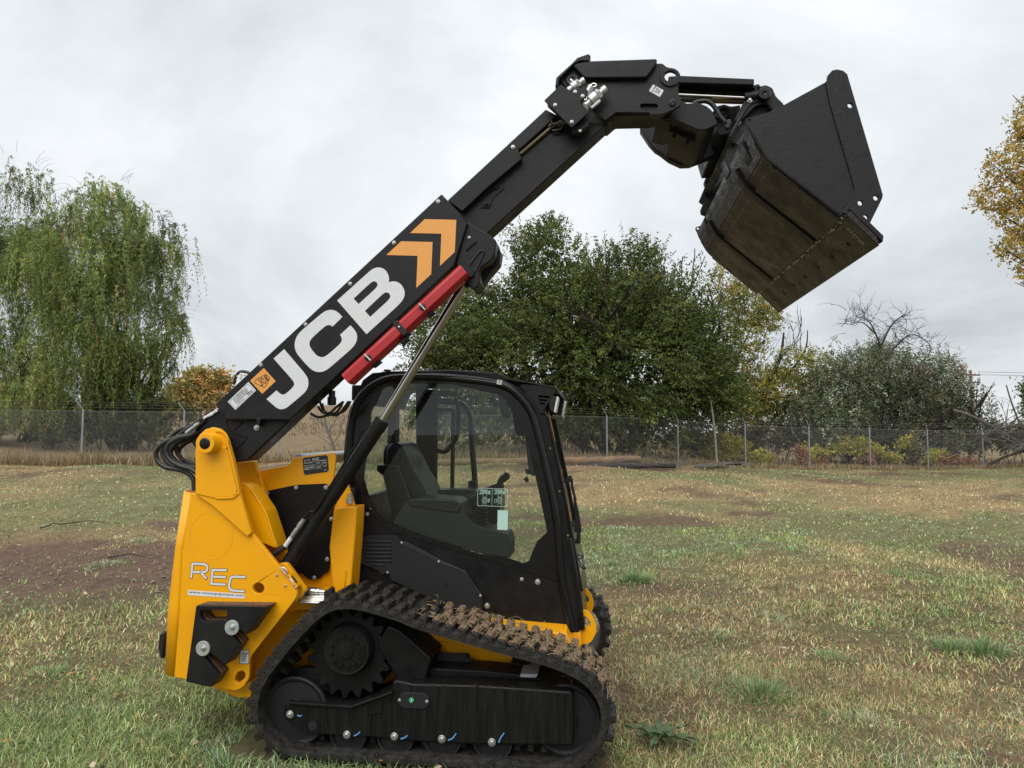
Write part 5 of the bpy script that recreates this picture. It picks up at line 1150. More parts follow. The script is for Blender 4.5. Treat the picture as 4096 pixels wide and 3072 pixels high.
# ---------------------------------------------------------------- bucket
BK = -1.0
so = [(430, 442), (425, 425), (433, 412), (447, 407), (580, 372), (650, 335), (915, 190), (918, 158), (945, 128), (975, 122), (1012, 130), (1036, 152), (1250, 878), (1245, 900), (1158, 1076), (1120, 1058), (1030, 997), (1000, 995), (562, 655), (462, 495)]
hs = lambda c, r: Q('B3', [(c[0] + r * math.cos(a), c[1] + r * math.sin(a)) for a in np.linspace(0, 2 * math.pi, 17)[:-1]], BK)
holes = [hs((449, 425), 11), hs((1053, 338), 16), hs((1208, 895), 16), hs((1114, 925), 16), hs((1145, 1012), 16)]
bucket = MB().prism(Q('B3', so, BK), BK, BK + .016, holes[:1]).obj('bucket', 'bucket', TL, .003)
# the wear strip carries the bolt holes; cut the plate there as well
bucket.data = MB().prism(Q('B3', so, BK), BK, BK + .009, holes).mesh('bucket', 'bucket')
ws = [(914, 192), (918, 158), (945, 128), (975, 122), (1012, 130), (1036, 152), (1250, 878), (1245, 900), (1158, 1076), (1060, 1018), (1015, 985), (1083, 868), (1088, 838), (1045, 690), (975, 455), (932, 300)]
MB().prism(Q('B3', ws, BK), BK - .009, BK, holes[1:]).obj('side_cutter', 'bucket', bucket, .004)
dyb = 2.0
far = MB().prism(Q('B3', so, BK), BK + dyb - .009, BK + dyb, holes).obj('side_plate', 'bucket', bucket, .003)
MB().prism(Q('B3', ws, BK), BK + dyb, BK + dyb + .009, holes[1:]).obj('side_cutter', 'bucket', bucket, .004)
mb = MB()
for seg in ([(914, 192), (932, 300), (975, 455), (1045, 690), (1088, 838), (1083, 868), (1015, 985)],):
    q = Q('B3', seg, BK); mb.tube([(p[0], BK - .004, p[1]) for p in q], .007, 6)
q = Q('B3', [(462, 497), (560, 655), (1000, 997)], BK); mb.tube([(p[0], BK + .004, p[1]) for p in q], .008, 6); mb.obj('weld', 'bucket', bucket)
# shell: back, bend and floor, drawn as a bent sheet across the width
prf = Q('B3', [(650, 338), (575, 378), (452, 470), (462, 497), (505, 575), (548, 640), (572, 664), (620, 702), (1000, 1000), (1032, 1008)], BK)
a_, b_ = ribbon(prf, .016)
mb = MB()
for i in range(len(a_) - 1): mb.prism([a_[i], a_[i + 1], b_[i + 1], b_[i]], BK + .009, BK + dyb - .009)
mb.obj('shell', 'bucketfloor', bucket, 0)
ce = Q('B3', [(1022, 1000), (1040, 1000), (1218, 1180), (1220, 1190), (1212, 1192), (1026, 1012)], BK)
tipv = Vector(Q('B3', [(1219, 1188)], BK)[0]); topv = Vector(Q('B3', [(1030, 1002)], BK)[0]); dv = (tipv - topv).normalized(); nv = Vector((-dv.y, dv.x))
mb = MB(); mb.prism([tuple(topv - nv * .0), tuple(topv + nv * .028), tuple(tipv - dv * .04 + nv * .028), tuple(tipv + nv * .006), tuple(tipv)], BK - .018, BK + dyb + .018)
cut = mb.obj('cutting_edge', 'bucketfloor', bucket, .003)
MB().prism([tuple(topv - dv * .02 + nv * .03), tuple(topv + dv * .22 + nv * .03), tuple(topv + dv * .20 + nv * .055), tuple(topv + dv * .0 + nv * .055)], BK - .018, BK + .03).obj('edge_gusset', 'bucket', bucket, .003)
# floor wear plates: their edges make the steps seen from below
for ya, yb in ((-.985, -.60), (-.50, .42), (.52, .985)):
    a1, b1_ = ribbon(Q('B3', [(592, 682), (1010, 1006)], BK), .034)
    MB().prism([a1[0], a1[1], b1_[1], b1_[0]], ya, yb).obj('wear_plate', 'bucketfloor', bucket, .003)
    a1, b1_ = ribbon(Q('B3', [(486, 540), (540, 628)], BK), .026)
    MB().prism([a1[0], a1[1], b1_[1], b1_[0]], ya, yb).obj('wear_plate', 'bucketfloor', bucket, .003)
# wear ribs over back and floor, step of the bend
for yc in (-.55, .47):
    rp1 = Q('B3', [(480, 530), (505, 575), (552, 640), (575, 662), (1012, 1002)], BK)
    a1, b1_ = ribbon(rp1, .060); mb = MB()
    for i in range(len(a1) - 1): mb.prism([a1[i], a1[i + 1], b1_[i + 1], b1_[i]], yc - .035, yc + .035)
    mb.obj('wear_rib', 'black', bucket, 0)
mb = MB(); rs = np.random.default_rng(5)
for _ in range(150):
    y = BK + dyb * rs.random() ** .9; p = topv + dv * rs.uniform(-.006, .012) - nv * .019; s_ = rs.uniform(.003, .008)
    mb.lathe((p.x, y, p.y), (p.x, y + 1, p.y), [(0, s_ * .5), (s_, s_), (s_ * 2, s_ * .7)], 5)
mb.obj('weld_grit', 'weld', bucket)['kind'] = 'stuff'
mb = MB()
for k in range(7):
    y = BK + .22 + k * .27; p = topv.lerp(tipv, .55); mb.lathe(tuple((p.x, y, p.y)), tuple((p.x - nv.x, y, p.y - nv.y)), [(-.002, .016), (.0015, .016), (.002, .012)], 12)
mb.obj('plow_bolt', 'dark', bucket)
# hook bosses on the back
for yc in (-.80, -.50, -.1, .25, .62, .85):
    q = Q('B3', [(352, 560), (372, 535), (440, 512), (505, 590), (480, 640), (418, 610), (356, 585)], BK)
    c0 = Vector(Q('B3', [(470, 520)], BK)[0]); q = [(p[0] , p[1]) for p in q]
    if yc in (-.80, .62): MB().prism(Q('B3', [(440, 470), (462, 497), (500, 570), (505, 600), (470, 560), (436, 500)], BK), yc - .06, yc + .06).obj('hook_lug', 'bucket', bucket, .004)
# grease-pencil number on the underside of the cutting edge
c = bpy.data.curves.new('t', 'FONT'); c.body = '392/ L3 516'; c.size = 1; c.resolution_u = 2
o = bpy.data.objects.new('t', c); COL.objects.link(o); me = bpy.data.meshes.new_from_object(o.evaluated_get(bpy.context.evaluated_depsgraph_get())); COL.objects.unlink(o); bpy.data.objects.remove(o)
tp0 = Vector(Q('B3', [(1178, 1150)], BK + .03)[0]); tp1 = Vector(Q('B3', [(1068, 1058)], BK + .05)[0])
for vv in me.vertices:
    u_ = vv.co.x / 5.2; w_ = vv.co.y
    p = topv.lerp(tipv, .80 - .62 * u_) - nv * .0012; vv.co = (p.x, BK + .10 - w_ * .045 , p.y)
me.materials.clear(); me.materials.append(M['weld']); link('chalk_number', me, bucket)

# ---------------------------------------------------------------- lift cylinder
lc0 = Vector(Q3('P', (1148, 2262), -.70)); lc1 = Vector(Q3('P', (1531, 1680), -.70)); lc2 = Vector(Q3('P', (1868, 1120), -.70))
lift = MB().lathe(lc0, lc1, [(-.12, .042), (0, .042), ((lc1 - lc0).length - .07, .042), ((lc1 - lc0).length - .065, .0445), ((lc1 - lc0).length - .003, .0445), ((lc1 - lc0).length, .040)], 32).obj('lift_cylinder', 'black', TL)
MB().cyl(lc1, lc2, .0265, 28).obj('cylinder_rod', 'chrome', lift)
MB().cyl(lc2 - Vector((.03, 0, .05)) * .6, lc2 + Vector((.02, 0, .045)), .034, 16).obj('rod_eye', 'black', lift)
MB().tube([Q3('Z1', p, -.745) for p in ((2133, 280), (2100, 340), (2060, 440), (1950, 620), (1820, 830), (1690, 1040), (1640, 1060), (1590, 1110), (1560, 1150))], .008, 8, smooth=5).obj('hydraulic_line', 'satin', lift)
ft = [Q3('Z1', (1580, 1130), -.75), Q3('Z1', (1400, 1385), -.75)]
a = Vector(ft[0]); b = Vector(ft[1]); n_ = (b - a).length
MB().lathe(a, b, [(0, .013), (n_ * .12, .013), (n_ * .12, .016), (n_ * .28, .016), (n_ * .28, .012), (n_ * .36, .012), (n_ * .36, .0145), (n_ * .62, .0145), (n_ * .62, .012), (n_ * .68, .012)], 14).obj('fitting', 'zinc', lift)
MB().lathe(a.lerp(b, .68), b, [(0, .013), (n_ * .32, .013)], 14).obj('hose_tag', 'white', lift)
MB().tube([Q3('Z1', p, -.75) for p in ((1395, 1390), (1330, 1440), (1240, 1500), (1180, 1540))], .017, 10, smooth=4).obj('hose', 'hose', TL)
MB().tube([Q3('Z1', p, -.72) for p in ((1600, 1120), (1560, 1220), (1500, 1300))], .010, 8, smooth=4).obj('hose', 'hose', TL)
# red safety strut clipped under the boom
r0 = Vector(Q('Z7', [(1272, 752)], -.86)[0]); r1 = Vector(Q('Z8', [(1086, 782)], -.86)[0]); dr = (r1 - r0).normalized(); nr_ = Vector((-dr.y, dr.x)); ln = (r1 - r0).length
strut = None
for k, (t0, t1) in enumerate(((0, .46), (.475, 1.0))):
    a = r0 + dr * ln * t0; b = r0 + dr * ln * t1
    sec = [(-.041, -.80), (-.041, -.875), (-.030, -.897), (.016, -.899), (.034, -.885), (.041, -.86), (.041, -.80), (.036, -.80), (.036, -.858), (.028, -.88), (-.026, -.89), (-.036, -.873), (-.036, -.80)]
    v = []
    for e in (a, b):
        for (u_, y) in sec: p = e + nr_ * u_; v.append((p.x, y, p.y))
    m_ = len(sec); f = [tuple(range(m_)), tuple(range(m_, 2 * m_))] + [(j, (j + 1) % m_, m_ + (j + 1) % m_, m_ + j) for j in range(m_)]
    o = MB().add(v, f).obj('safety_strut' if k == 0 else 'strut_section', 'red', TL if k == 0 else strut, .003)
    if k == 0: strut = o
def along(t, w0, w1, y0, y1, ln_): 
    a = r0 + dr * (ln * t - ln_ / 2); b = a + dr * ln_; return [tuple(a + nr_ * w0), tuple(b + nr_ * w0), tuple(b + nr_ * w1), tuple(a + nr_ * w1)]
MB().prism(along(.468, -.052, .046, 0, 0, .034), -.903, -.80).obj('strap', 'plastic', strut, .004)
p = r0 + dr * ln * .465; MB().lathe((p.x, -.903, p.y + .004), (p.x, -1, p.y + .004), [(0, .006), (.003, .006), (.004, .003)], 12).obj('rivet', 'zinc', strut)
MB().prism(along(.43, -.075, -.050, 0, 0, .05), -.87, -.82).obj('strap_buckle', 'plastic', strut, .006)
for t_, c in (('Z8', (685, 1132)), ('Z8', (168, 1612))):
    q = Q3(t_, c, -.904)
    kb = MB().lathe(q, (q[0], -9, q[2]), [(-.006, .018), (.001, .018), (.003, .015)], 24).obj('knob', 'plastic', strut)
    mb = MB(); w_ = Q(t_, [(c[0] - 30, c[1] - 33), (c[0] + 28, c[1] + 26)], -.912); stroke(mb, w_, .0055, -.918, -.906); mb.obj('knob_wing', 'white', strut)
for t_, pts in (('Z8', [(720, 1200), (780, 1160), (795, 1185), (735, 1228)]), ('Z7', [(1500, 620), (1570, 570), (1588, 582), (1515, 640)])): plate('clip', t_, pts, -.86, -.80, 'plastic', strut, .002)

# ---------------------------------------------------------------- hoses at the boom's foot
for pts, y, r in (([(700, 640), (640, 690), (560, 705), (400, 740), (210, 815), (95, 940), (110, 1075), (230, 1175), (430, 1215), (560, 1265), (640, 1360), (655, 1520)], -.80, .0145),
                  ([(690, 650), (600, 705), (430, 745), (290, 830), (240, 940), (290, 1060), (430, 1150), (600, 1200), (680, 1260)], -.83, .0145),
                  ([(700, 720), (560, 760), (400, 830), (310, 930), (330, 1030), (450, 1130), (680, 1180)], -.77, .0135),
                  ([(720, 760), (560, 800), (460, 880), (420, 960), (470, 1050), (560, 1100), (680, 1140)], -.73, .0135),
                  ([(760, 560), (560, 590), (400, 650), (250, 800), (180, 930), (220, 1060), (330, 1150), (480, 1190)], -.70, .0135),
                  ([(820, 420), (700, 510), (560, 610), (440, 700), (390, 850), (400, 960), (500, 1080)], -.74, .0125),
                  ([(990, 330), (900, 390), (800, 450)], -.79, .010)):
    MB().tube([Q3('C3', p, y) for p in pts], r, 10, smooth=6).obj('hose', 'hose', TL)
for pts, m_ in (([(1010, 310), (960, 350), (910, 400), (800, 440)], 'white'), ([(1000, 345), (900, 385), (820, 440), (790, 460)], 'white')):
    MB().tube([Q3('C3', p, -.81) for p in pts], .0065, 8, smooth=5).obj('cable', m_, TL)
a = Vector(Q3('C3', (730, 520), -.82)); b = Vector(Q3('C3', (530, 680), -.82)); n_ = (b - a).length
MB().lathe(a, b, [(0, .009), (n_ * .12, .009), (n_ * .12, .013), (n_ * .36, .013), (n_ * .36, .009), (n_ * .45, .009), (n_ * .45, .0125), (n_ * .95, .0125)], 10).obj('fitting', 'zinc', TL)
plate('hose_clamp', 'C3', [(720, 490), (770, 435), (830, 480), (700, 620), (650, 640)], -.815, -.74, 'black', TL, .004)
plate('light_socket', 'C3', [(606, 1382), (650, 1382), (650, 1460), (606, 1458)], -.80, -.72, 'plastic', TL, .004)
# looped cables under the boom
for pts, y in (([(930, 1075), (1000, 1110), (1080, 1095), (1180, 1060), (1240, 960)], -.62), ([(1040, 980), (1060, 1050), (1120, 1085), (1200, 1080), (1290, 960)], -.60), ([(1000, 1010), (1040, 1060), (1110, 1070), (1180, 1010), (1240, 965)], -.64), ([(1010, 940), (1060, 1060), (1150, 1080), (1250, 1050), (1310, 960)], -.58)):
    MB().tube([Q3('Z7', p, y) for p in pts], .008, 8, smooth=6).obj('cable', 'hose', TL)
q = Q3('Z7', (1130, 1000), -.62); MB().lathe(q, (q[0], q[1], q[2] + 1), [(0, .018), (.004, .026), (.05, .027), (.052, .02), (.09, .02)], 20).obj('beacon_mount', 'gloss', TL)
MB().tube([Q3('Z7', p, -.75) for p in ((200, 800), (225, 720), (265, 680), (330, 685), (350, 700))], .009, 8, smooth=5).obj('hose', 'hose', TL)
MB().tube([Q3('Z7', p, -.77) for p in ((235, 720), (270, 745), (265, 700), (310, 715))], .006, 8, smooth=5).obj('cable', 'white', TL)

# ---------------------------------------------------------------- cab
CB = -.40; CF = .62                                  # near and far side of the cab
outl = [zp('Z6', p) for p in [(165, 75), (132, 755), (235, 890), (900, 1180), (1600, 1205), (1885, 1215), (2035, 1222)]] + [(2300, 2370), (2262, 2150), (2234, 2000), (2222, 1947), (2189, 1781), (2163, 1662), (2137, 1612), (2106, 1575), (2072, 1548), (2032, 1528), (1990, 1516), (1874, 1502), (1700, 1490), (1560, 1486), (1490, 1492), (1452, 1520), (1420, 1590), (1396, 1644), (1383, 1721), (1374, 1834), (1385, 1960)]
glas = [zp('Z5', p) for p in [(150, 1000), (146, 700), (172, 450), (230, 330), (330, 225), (450, 172), (620, 158), (1000, 164), (1380, 212), (1500, 260), (1600, 343), (1680, 450), (1740, 620), (1830, 1000), (1900, 1400)]] + [zp('Z6', p) for p in [(1888, 795), (1255, 608), (480, 374), (330, 250), (190, 120)]]
clear = [zp('Z5', p) for p in [(236, 1020), (250, 870), (292, 560), (302, 440), (392, 235), (430, 215), (560, 190), (760, 182), (1000, 192), (1400, 278), (1450, 300), (1500, 350), (1545, 450), (1570, 600), (1590, 640), (1668, 655)]] + [(2124, 1830), (2152, 1950), (2189, 2127), (2149, 2165), (2129, 2208), (2117, 2242), (2094, 2253), (2030, 2230)] + [zp('Z6', p) for p in [(1200, 560), (700, 400), (500, 330), (395, 290), (330, 215), (290, 150)]]
qo = Q('P', outl, CB); qg = Q('P', glas, CB); qc = Q('P', clear, CB)
def shrink(q, c): return q
cab = MB().prism(qo, CB, CB + .045, [qg]).obj('cab', 'satin', TL, .006)
# rounded roll tube that frames the window
ro = [zp('Z5', p) for p in [(108, 1050), (100, 800), (112, 590), (140, 440), (190, 320), (290, 215), (430, 145), (620, 128), (1000, 138), (1400, 186), (1530, 232), (1630, 320), (1715, 440), (1770, 620), (1860, 1000), (1940, 1400)]] + [zp('C1', p) for p in [(430, 650), (500, 1000)]]
q = Q('P', ro, CB - .005); MB().tube([(p[0], CB + .004, p[1]) for p in q], .026, 12, smooth=4).obj('roll_frame', 'gloss', cab)
q = Q('P', ro, CB - .005); MB().tube([(p[0] - .02 * 0, CF - .03, p[1]) for p in q[9:]], .024, 10, smooth=4).obj('roll_frame', 'gloss', cab)
MB().prism(qg, CB - .006, CB - .001, [qc]).obj('window_border', 'gloss', cab, 0)
MB().prism(qg, CB + .004, CB + .009).obj('window_glass', 'glass', cab, 0)
# roof between the two sides
rf = Q('P', [(2137, 1612), (2106, 1575), (2072, 1548), (2032, 1528), (1990, 1516), (1874, 1502), (1700, 1490), (1560, 1486), (1490, 1492), (1452, 1520), (1420, 1590)], CB)
mb = MB()
for i in range(len(rf) - 1):
    a, b = rf[i], rf[i + 1]; c = Vector((rf[5][0], 1.2)); d = lambda p: (p[0] + (c.x - p[0]) * .05, p[1] - .045)
    mb.prism([a, b, d(b), d(a)], CB + .04, CF)
mb.obj('roof', 'satin', cab, 0)
plate('roof_hatch', 'P', [(1520, 1486), (1800, 1478), (1990, 1490), (2050, 1520), (1990, 1530), (1560, 1500)], -.25, .45, 'black', cab, .01)
plate('marker_light', 'Z5', [(405, 75), (410, 60), (455, 60), (462, 78)], -.30, -.26, 'plastic', cab, .003)
plate('roof_rail', 'Z5', [(1150, 115), (1195, 92), (1250, 98), (1260, 115), (1530, 150), (1520, 165)], -.10, -.06, 'black', cab, .003)
q = Q3('Z5', (1172, 106), -.1); MB().lathe(q, (q[0], 0, q[2]), [(-.01, .006), (-.006, .010), (.01, .010)], 12).obj('roof_lamp', 'lens', cab)
MB().tube([Q3('P', p, .2) for p in ((2118, 1526), (2090, 1488), (2066, 1455))], .004, 6).obj('antenna', 'plastic', cab)
# rear pillars, rear wall, far side
fq = [(p[0], p[1]) for p in qo]
MB().prism(Q('P', [(1374, 1834), (1383, 1721), (1396, 1644), (1420, 1590), (1440, 1600), (1420, 1660), (1408, 1730), (1402, 1834), (1420, 2100), (1385, 2100)], CB), CB + .045, CB + .10).obj('rear_pillar', 'satin', cab, .004)
rx0 = loc(1380, 1834, CB)[0]
MB().box((rx0 - .02, CB + .045, .62), (rx0 + .04, CF, 1.30)).obj('rear_wall', 'satin', cab, .006)
MB().box((rx0 + .0, CF - .12, 1.30), (rx0 + .06, CF, 1.98)).obj('rear_pillar', 'satin', cab, .006)
MB().box((rx0 + .012, CB + .1, 1.30), (rx0 + .018, CF - .12, 1.96)).obj('rear_glass', 'glass2', cab, 0)
MB().box((rx0 + .0, CB + .1, 1.94), (rx0 + .08, CF - .02, 2.04)).obj('rear_header', 'satin', cab, .006)
xf = loc(2340, 2500, CB)[0]
MB().box((rx0, CB + .045, .56), (xf - .03, CF, .62)).obj('floor', 'satin', cab, .006)
MB().box((rx0, CF - .03, .62), (rx0 + .56, CF, 1.12)).obj('far_side_wall', 'satin', cab, .006)
# far side door and pillar
plate('center_pillar', 'Z5', [(690, 296), (880, 296), (872, 1132), (700, 1110)], CF - .06, CF - .01, 'satin', cab, .006)
plate('door_rail', 'Z5', [(690, 230), (1060, 255), (1060, 300), (690, 298)], CF - .06, CF - .01, 'satin', cab, .006)
dq = [Q3('Z5', p, CF - .02) for p in [(880, 345), (1040, 352), (1105, 372), (1155, 430), (1178, 520), (1190, 700), (1212, 1000), (1222, 1130)]]
MB().tube(dq, .022, 10, smooth=5).obj('door_frame', 'gloss', cab)
MB().tube([Q3('Z5', p, CF - .03) for p in [(880, 418), (990, 418), (1020, 432), (1022, 600), (1015, 1120)]], .016, 8, smooth=4).obj('door_frame', 'gloss', cab)
MB().tube([Q3('Z5', p, CF - .12) for p in [(1045, 355), (1068, 400), (1060, 640), (1000, 740), (950, 790), (880, 778)]], .017, 10, smooth=5).obj('grab_handle', 'satin', cab)
MB().tube([Q3('Z5', p, CF - .12) for p in [(870, 310), (960, 325), (1060, 340)]], .006, 6).obj('wiper_arm', 'plastic', cab)
MB().tube([Q3('Z5', p, CF - .13) for p in [(925, 352), (1050, 325), (1190, 297)]], .007, 6).obj('wiper_blade', 'plastic', cab)
plate('door_latch', 'Z5', [(1155, 1050), (1225, 1050), (1228, 1120), (1155, 1118)], CF - .10, CF - .02, 'plastic', cab, .005)
MB().prism(Q('P', [(1750, 1590), (1880, 1620), (1900, 1960), (1745, 1960)], CF - .012), CF - .014, CF - .008).obj('door_glass', 'glass2', cab, 0)
plate('rear_view_mirror', 'Z5', [(1420, 320), (1445, 300), (1500, 335), (1535, 490), (1490, 500), (1450, 470)], -.05, -.02, 'plastic', cab, .01)
plate('display', 'Z5', [(1655, 650), (1740, 690), (1758, 1002), (1710, 1000), (1690, 960)], -.33, -.28, 'console', cab, .01)
plate('key_switch', 'Z5', [(1660, 942), (1702, 945), (1702, 990), (1665, 985)], -.20, -.18, 'ink', cab, .002)
MB().tube([Q3('Z5', p, -.2) for p in ((1680, 985), (1676, 1010))], .003, 5).obj('key_ring', 'steel', cab)
plate('key_fob', 'Z5', [(1642, 1030), (1675, 1008), (1692, 1030), (1692, 1055), (1670, 1066)], -.20, -.19, 'ink', cab, .002)
# seat
seat = plate('seat', 'Z5', fillet([(405, 790), (420, 740), (460, 712), (520, 708), (570, 735), (620, 830), (680, 960), (690, 985), (740, 1050), (770, 1110), (805, 1195), (1060, 1210), (1060, 1290), (700, 1330), (490, 1400), (470, 1280), (400, 1000), (345, 960), (345, 905), (405, 905)], 14), -.02, .40, 'seat', cab, .035, seg=4)
plate('seat_shell', 'Z5', [(340, 905), (540, 900), (560, 960), (640, 1190), (660, 1200), (500, 1420), (470, 1300), (400, 1000)], -.06, -.015, 'seat', seat, .015, seg=3)
plate('headrest', 'Z5', [(430, 760), (470, 715), (520, 712), (560, 760), (540, 900), (430, 905)], -.045, -.015, 'seat', seat, .02, seg=3)
# near console with armrest, joystick boot and cup holder
cons = plate('console', 'Z6', fillet([(462, 300), (572, 122), (622, 92), (1000, 112), (1042, 135), (1052, 165), (1108, 275), (1200, 330), (1430, 398), (1456, 460), (1456, 592), (1300, 580), (900, 470), (560, 350)], 8), -.34, -.10, 'console', cab, .012, seg=3)
plate('armrest', 'Z6', fillet([(602, 118), (640, 92), (985, 104), (1040, 138), (1042, 165), (1016, 214), (800, 190), (604, 155)], 8), -.352, -.08, 'seat', cons, .012, seg=3)
mb = MB(); c0 = Q3('Z6', (1180, 305), -.22); c1 = Q3('Z6', (1225, 165), -.22); n_ = (Vector(c1) - Vector(c0)).length
prb = []
for k in range(6): s_ = .072 - .007 * k; prb += [(n_ * k / 6, s_ * .82), (n_ * (k + .35) / 6, s_), (n_ * (k + .6) / 6, s_), (n_ * (k + .95) / 6, s_ * .78)]
MB().lathe(c0, c1, prb, 20).obj('joystick_boot', 'plastic', cons)
MB().tube([Q3('Z6', p, -.2) for p in ((1225, 165), (1235, 120), (1240, 60))], .016, 8, smooth=3).obj('joystick_stem', 'plastic', cons)
mb = MB(); e0 = Vector(Q3('Z6', (1335, 378), -.26)); 
ringp = []
for a in np.linspace(0, 2 * math.pi, 33): ringp.append(e0 + Vector((math.cos(a) * .052, math.sin(a) * .045, -math.cos(a) * .02)))
MB().tube(ringp, .008, 8).obj('cup_holder', 'console', cons)
MB().prism([(e0.x - .045, e0.z + .016), (e0.x + .045, e0.z - .018), (e0.x + .045, e0.z - .024), (e0.x - .045, e0.z + .010)], -.30, -.22).obj('well_shade', 'dark', cons)  # black slab paints the shade inside the cup ring
# far console, its joystick, floor pedals
fc = plate('console', 'C7', fillet([(90, 480), (150, 455), (700, 445), (840, 470), (880, 520), (880, 690), (300, 720), (100, 600)], 10), .30, .48, 'seat', cab, .015, seg=3)
plate('console_side', 'C7', [(500, 640), (1000, 420), (1200, 430), (1240, 520), (1240, 800), (1190, 1000), (1120, 1110), (1000, 1040), (700, 960)], .02, .30, 'seat', cab, .02, seg=3)
plate('joystick_base', 'C7', fillet([(1000, 430), (1200, 340), (1250, 345), (1278, 395), (1275, 450), (1050, 470)], 10), .05, .16, 'plastic', cab, .015, seg=3)
js = plate('joystick', 'C7', fillet([(1190, 330), (1230, 240), (1290, 180), (1330, 165), (1380, 190), (1398, 235), (1385, 275), (1340, 310), (1270, 365)], 10), .08, .14, 'plastic', cab, .022, seg=4)
mb = MB(); q = Q('C7', [(1215, 275), (1250, 225), (1310, 180)], .078); stroke(mb, q, .008, .074, .082); mb.obj('joystick_buttons', 'zinc', js)
# stickers on the glass
SG = CB - .0005
mb = MB(); fr = fillet([(878, 425), (1372, 437), (1362, 733), (870, 715)], 22); stroke(mb, Q('C7', fr + fr[:1], SG), .0022, SG - .0015, SG)
stroke(mb, Q('C7', [(1117, 440), (1107, 715)], SG), .0016, SG - .0015, SG)
def icon(s_, w=.0014): stroke(mb, Q('C7', s_, SG), w, SG - .0015, SG)
for ox in (0, 248):
    icon([(955 + ox, 450), (1030 + ox, 450), (1042 + ox, 490), (1028 + ox, 530), (1020 + ox, 575), (965 + ox, 575), (965 + ox, 530), (945 + ox, 490), (955 + ox, 450)])
    for k in range(2): icon([(962 + 38 * k + ox, 465), (985 + 38 * k + ox, 465), (985 + 38 * k + ox, 495), (962 + 38 * k + ox, 495), (962 + 38 * k + ox, 465)], .003)
    for k in range(4): icon([(965 + 16 * k + ox, 508), (975 + 16 * k + ox, 518)], .003)
    icon([(960 + ox, 710), (965 + ox, 670), (945 + ox, 630), (955 + ox, 590), (990 + ox, 578), (1025 + ox, 592), (1034 + ox, 630), (1012 + ox, 670), (1018 + ox, 712)]); icon([(988 + ox, 685), (962 + ox, 640), (965 + ox, 605), (990 + ox, 592), (1015 + ox, 605), (1015 + ox, 642), (988 + ox, 685)])
    for bx0, by0 in ((1048, 470), (1048, 500), (908, 500), (912, 450)): icon([(bx0 + ox, by0), (bx0 + 34 + ox, by0 + 1), (bx0 + 33 + ox, by0 + 26), (bx0 - 1 + ox, by0 + 25), (bx0 + ox, by0)]); icon([(bx0 + 6 + ox, by0 + 12), (bx0 + 28 + ox, by0 + 13)], .003)
icon([(978, 615), (978, 648), (1002, 648), (1002, 615), (978, 615)]); icon([(1045, 600), (1074, 602), (1072, 658), (1043, 656), (1045, 600)]); icon([(1050, 650), (1066, 612)], .003)
icon([(1222, 612), (1250, 650)]); icon([(1250, 612), (1222, 650)]); icon([(1155, 608), (1184, 610), (1182, 668), (1152, 666), (1155, 608)])
mb.obj('control_sticker', 'palegreen', cab)
plate('inspection_sticker', 'C7', fillet([(1206, 790), (1378, 797), (1370, 1122), (1200, 1114)], 8), SG - .0012, SG, 'palegreen', cab, 0)
w_ = plate('frame_sticker', 'Z5', fillet([(1412, 152), (1458, 157), (1450, 198), (1408, 190)], 5), CB - .0245, CB - .0225, 'white', cab, 0)
mb = MB()
for c in ((1428, 165), (1442, 167), (1434, 182)): stroke(mb, Q('Z5', [(c[0] + 6 * math.cos(a), c[1] + 6 * math.sin(a)) for a in np.linspace(0, 2 * math.pi, 9)], CB - .0245), .0015, CB - .0255, CB - .0243)
mb.obj('sticker_print', 'ink', cab)
# louvred cover panel
lp = [(190, 440), (212, 408), (480, 405), (512, 425), (545, 462), (575, 455), (850, 600), (890, 622), (1080, 705), (1180, 860), (1222, 905), (1222, 1105), (1195, 1116), (905, 1020), (900, 985), (860, 965), (840, 968), (445, 782), (430, 728), (400, 728), (372, 742), (345, 705), (186, 640)]
pan = plate('cover_panel', 'Z6', fillet(lp, 9), -.425, CB, 'plastic', cab, .006, seg=3)
mb = MB(); q = Q('Z6', [(212, 418), (480, 416), (512, 438), (540, 490), (560, 478), (830, 620), (850, 655), (880, 642), (1070, 720), (1170, 870), (1190, 930), (1212, 930), (1212, 1095)], -.427); mb.tube([(p[0], -.4245, p[1]) for p in q], .004, 6, smooth=4); mb.obj('panel_rib', 'plastic', pan)
for i, yy in enumerate((456, 488, 520, 552, 585, 618, 652)):
    a, b = (225, 460) if i < 6 else (280, 394); p0 = Q3('Z6', (a, yy), -.425); p1 = Q3('Z6', (b, yy), -.425); n_ = math.dist(p0, p1)
    MB().lathe(p0, p1, [(0, .001), (.003, .006), (.008, .0078), (n_ - .008, .0078), (n_ - .003, .006), (n_, .001)], 10).obj('louver', 'plastic', pan)
for c in ((541, 466), (853, 624), (1204, 912), (421, 717), (890, 972)): bolt('Z6', c, -.4265, .008, pan)
q = Q3('Z6', (913, 815), -.4265); MB().lathe(q, (q[0], 0, q[2]), [(-.0015, .0155), (0, .0155), (.003, .011)], 20).obj('plug', 'dark', pan)  # black disc paints the dark of an open hole in the panel
for c, r_ in (((281, 177), .008), ((251, 224), .012), ((1553, 773), .0115), ((1687, 795), .0165), ((1260, 996), .0165), ((1900, 1190), .012)): bolt('Z6', c, CB - .001, r_, cab)
for c, r_ in (((505, 838), .014),): bolt('Z6', c, CB - .001, r_, cab, 'plastic')
plate('sill_strip', 'Z6', [(1180, 1128), (1885, 1162), (1880, 1212), (1180, 1180)], -.415, CB, 'plastic', cab, .004)
plate('side_skirt', 'Z6', [(130, 740), (185, 860), (1200, 1180), (1200, 1240), (150, 1100)], -.41, -.38, 'satin', cab, .004)
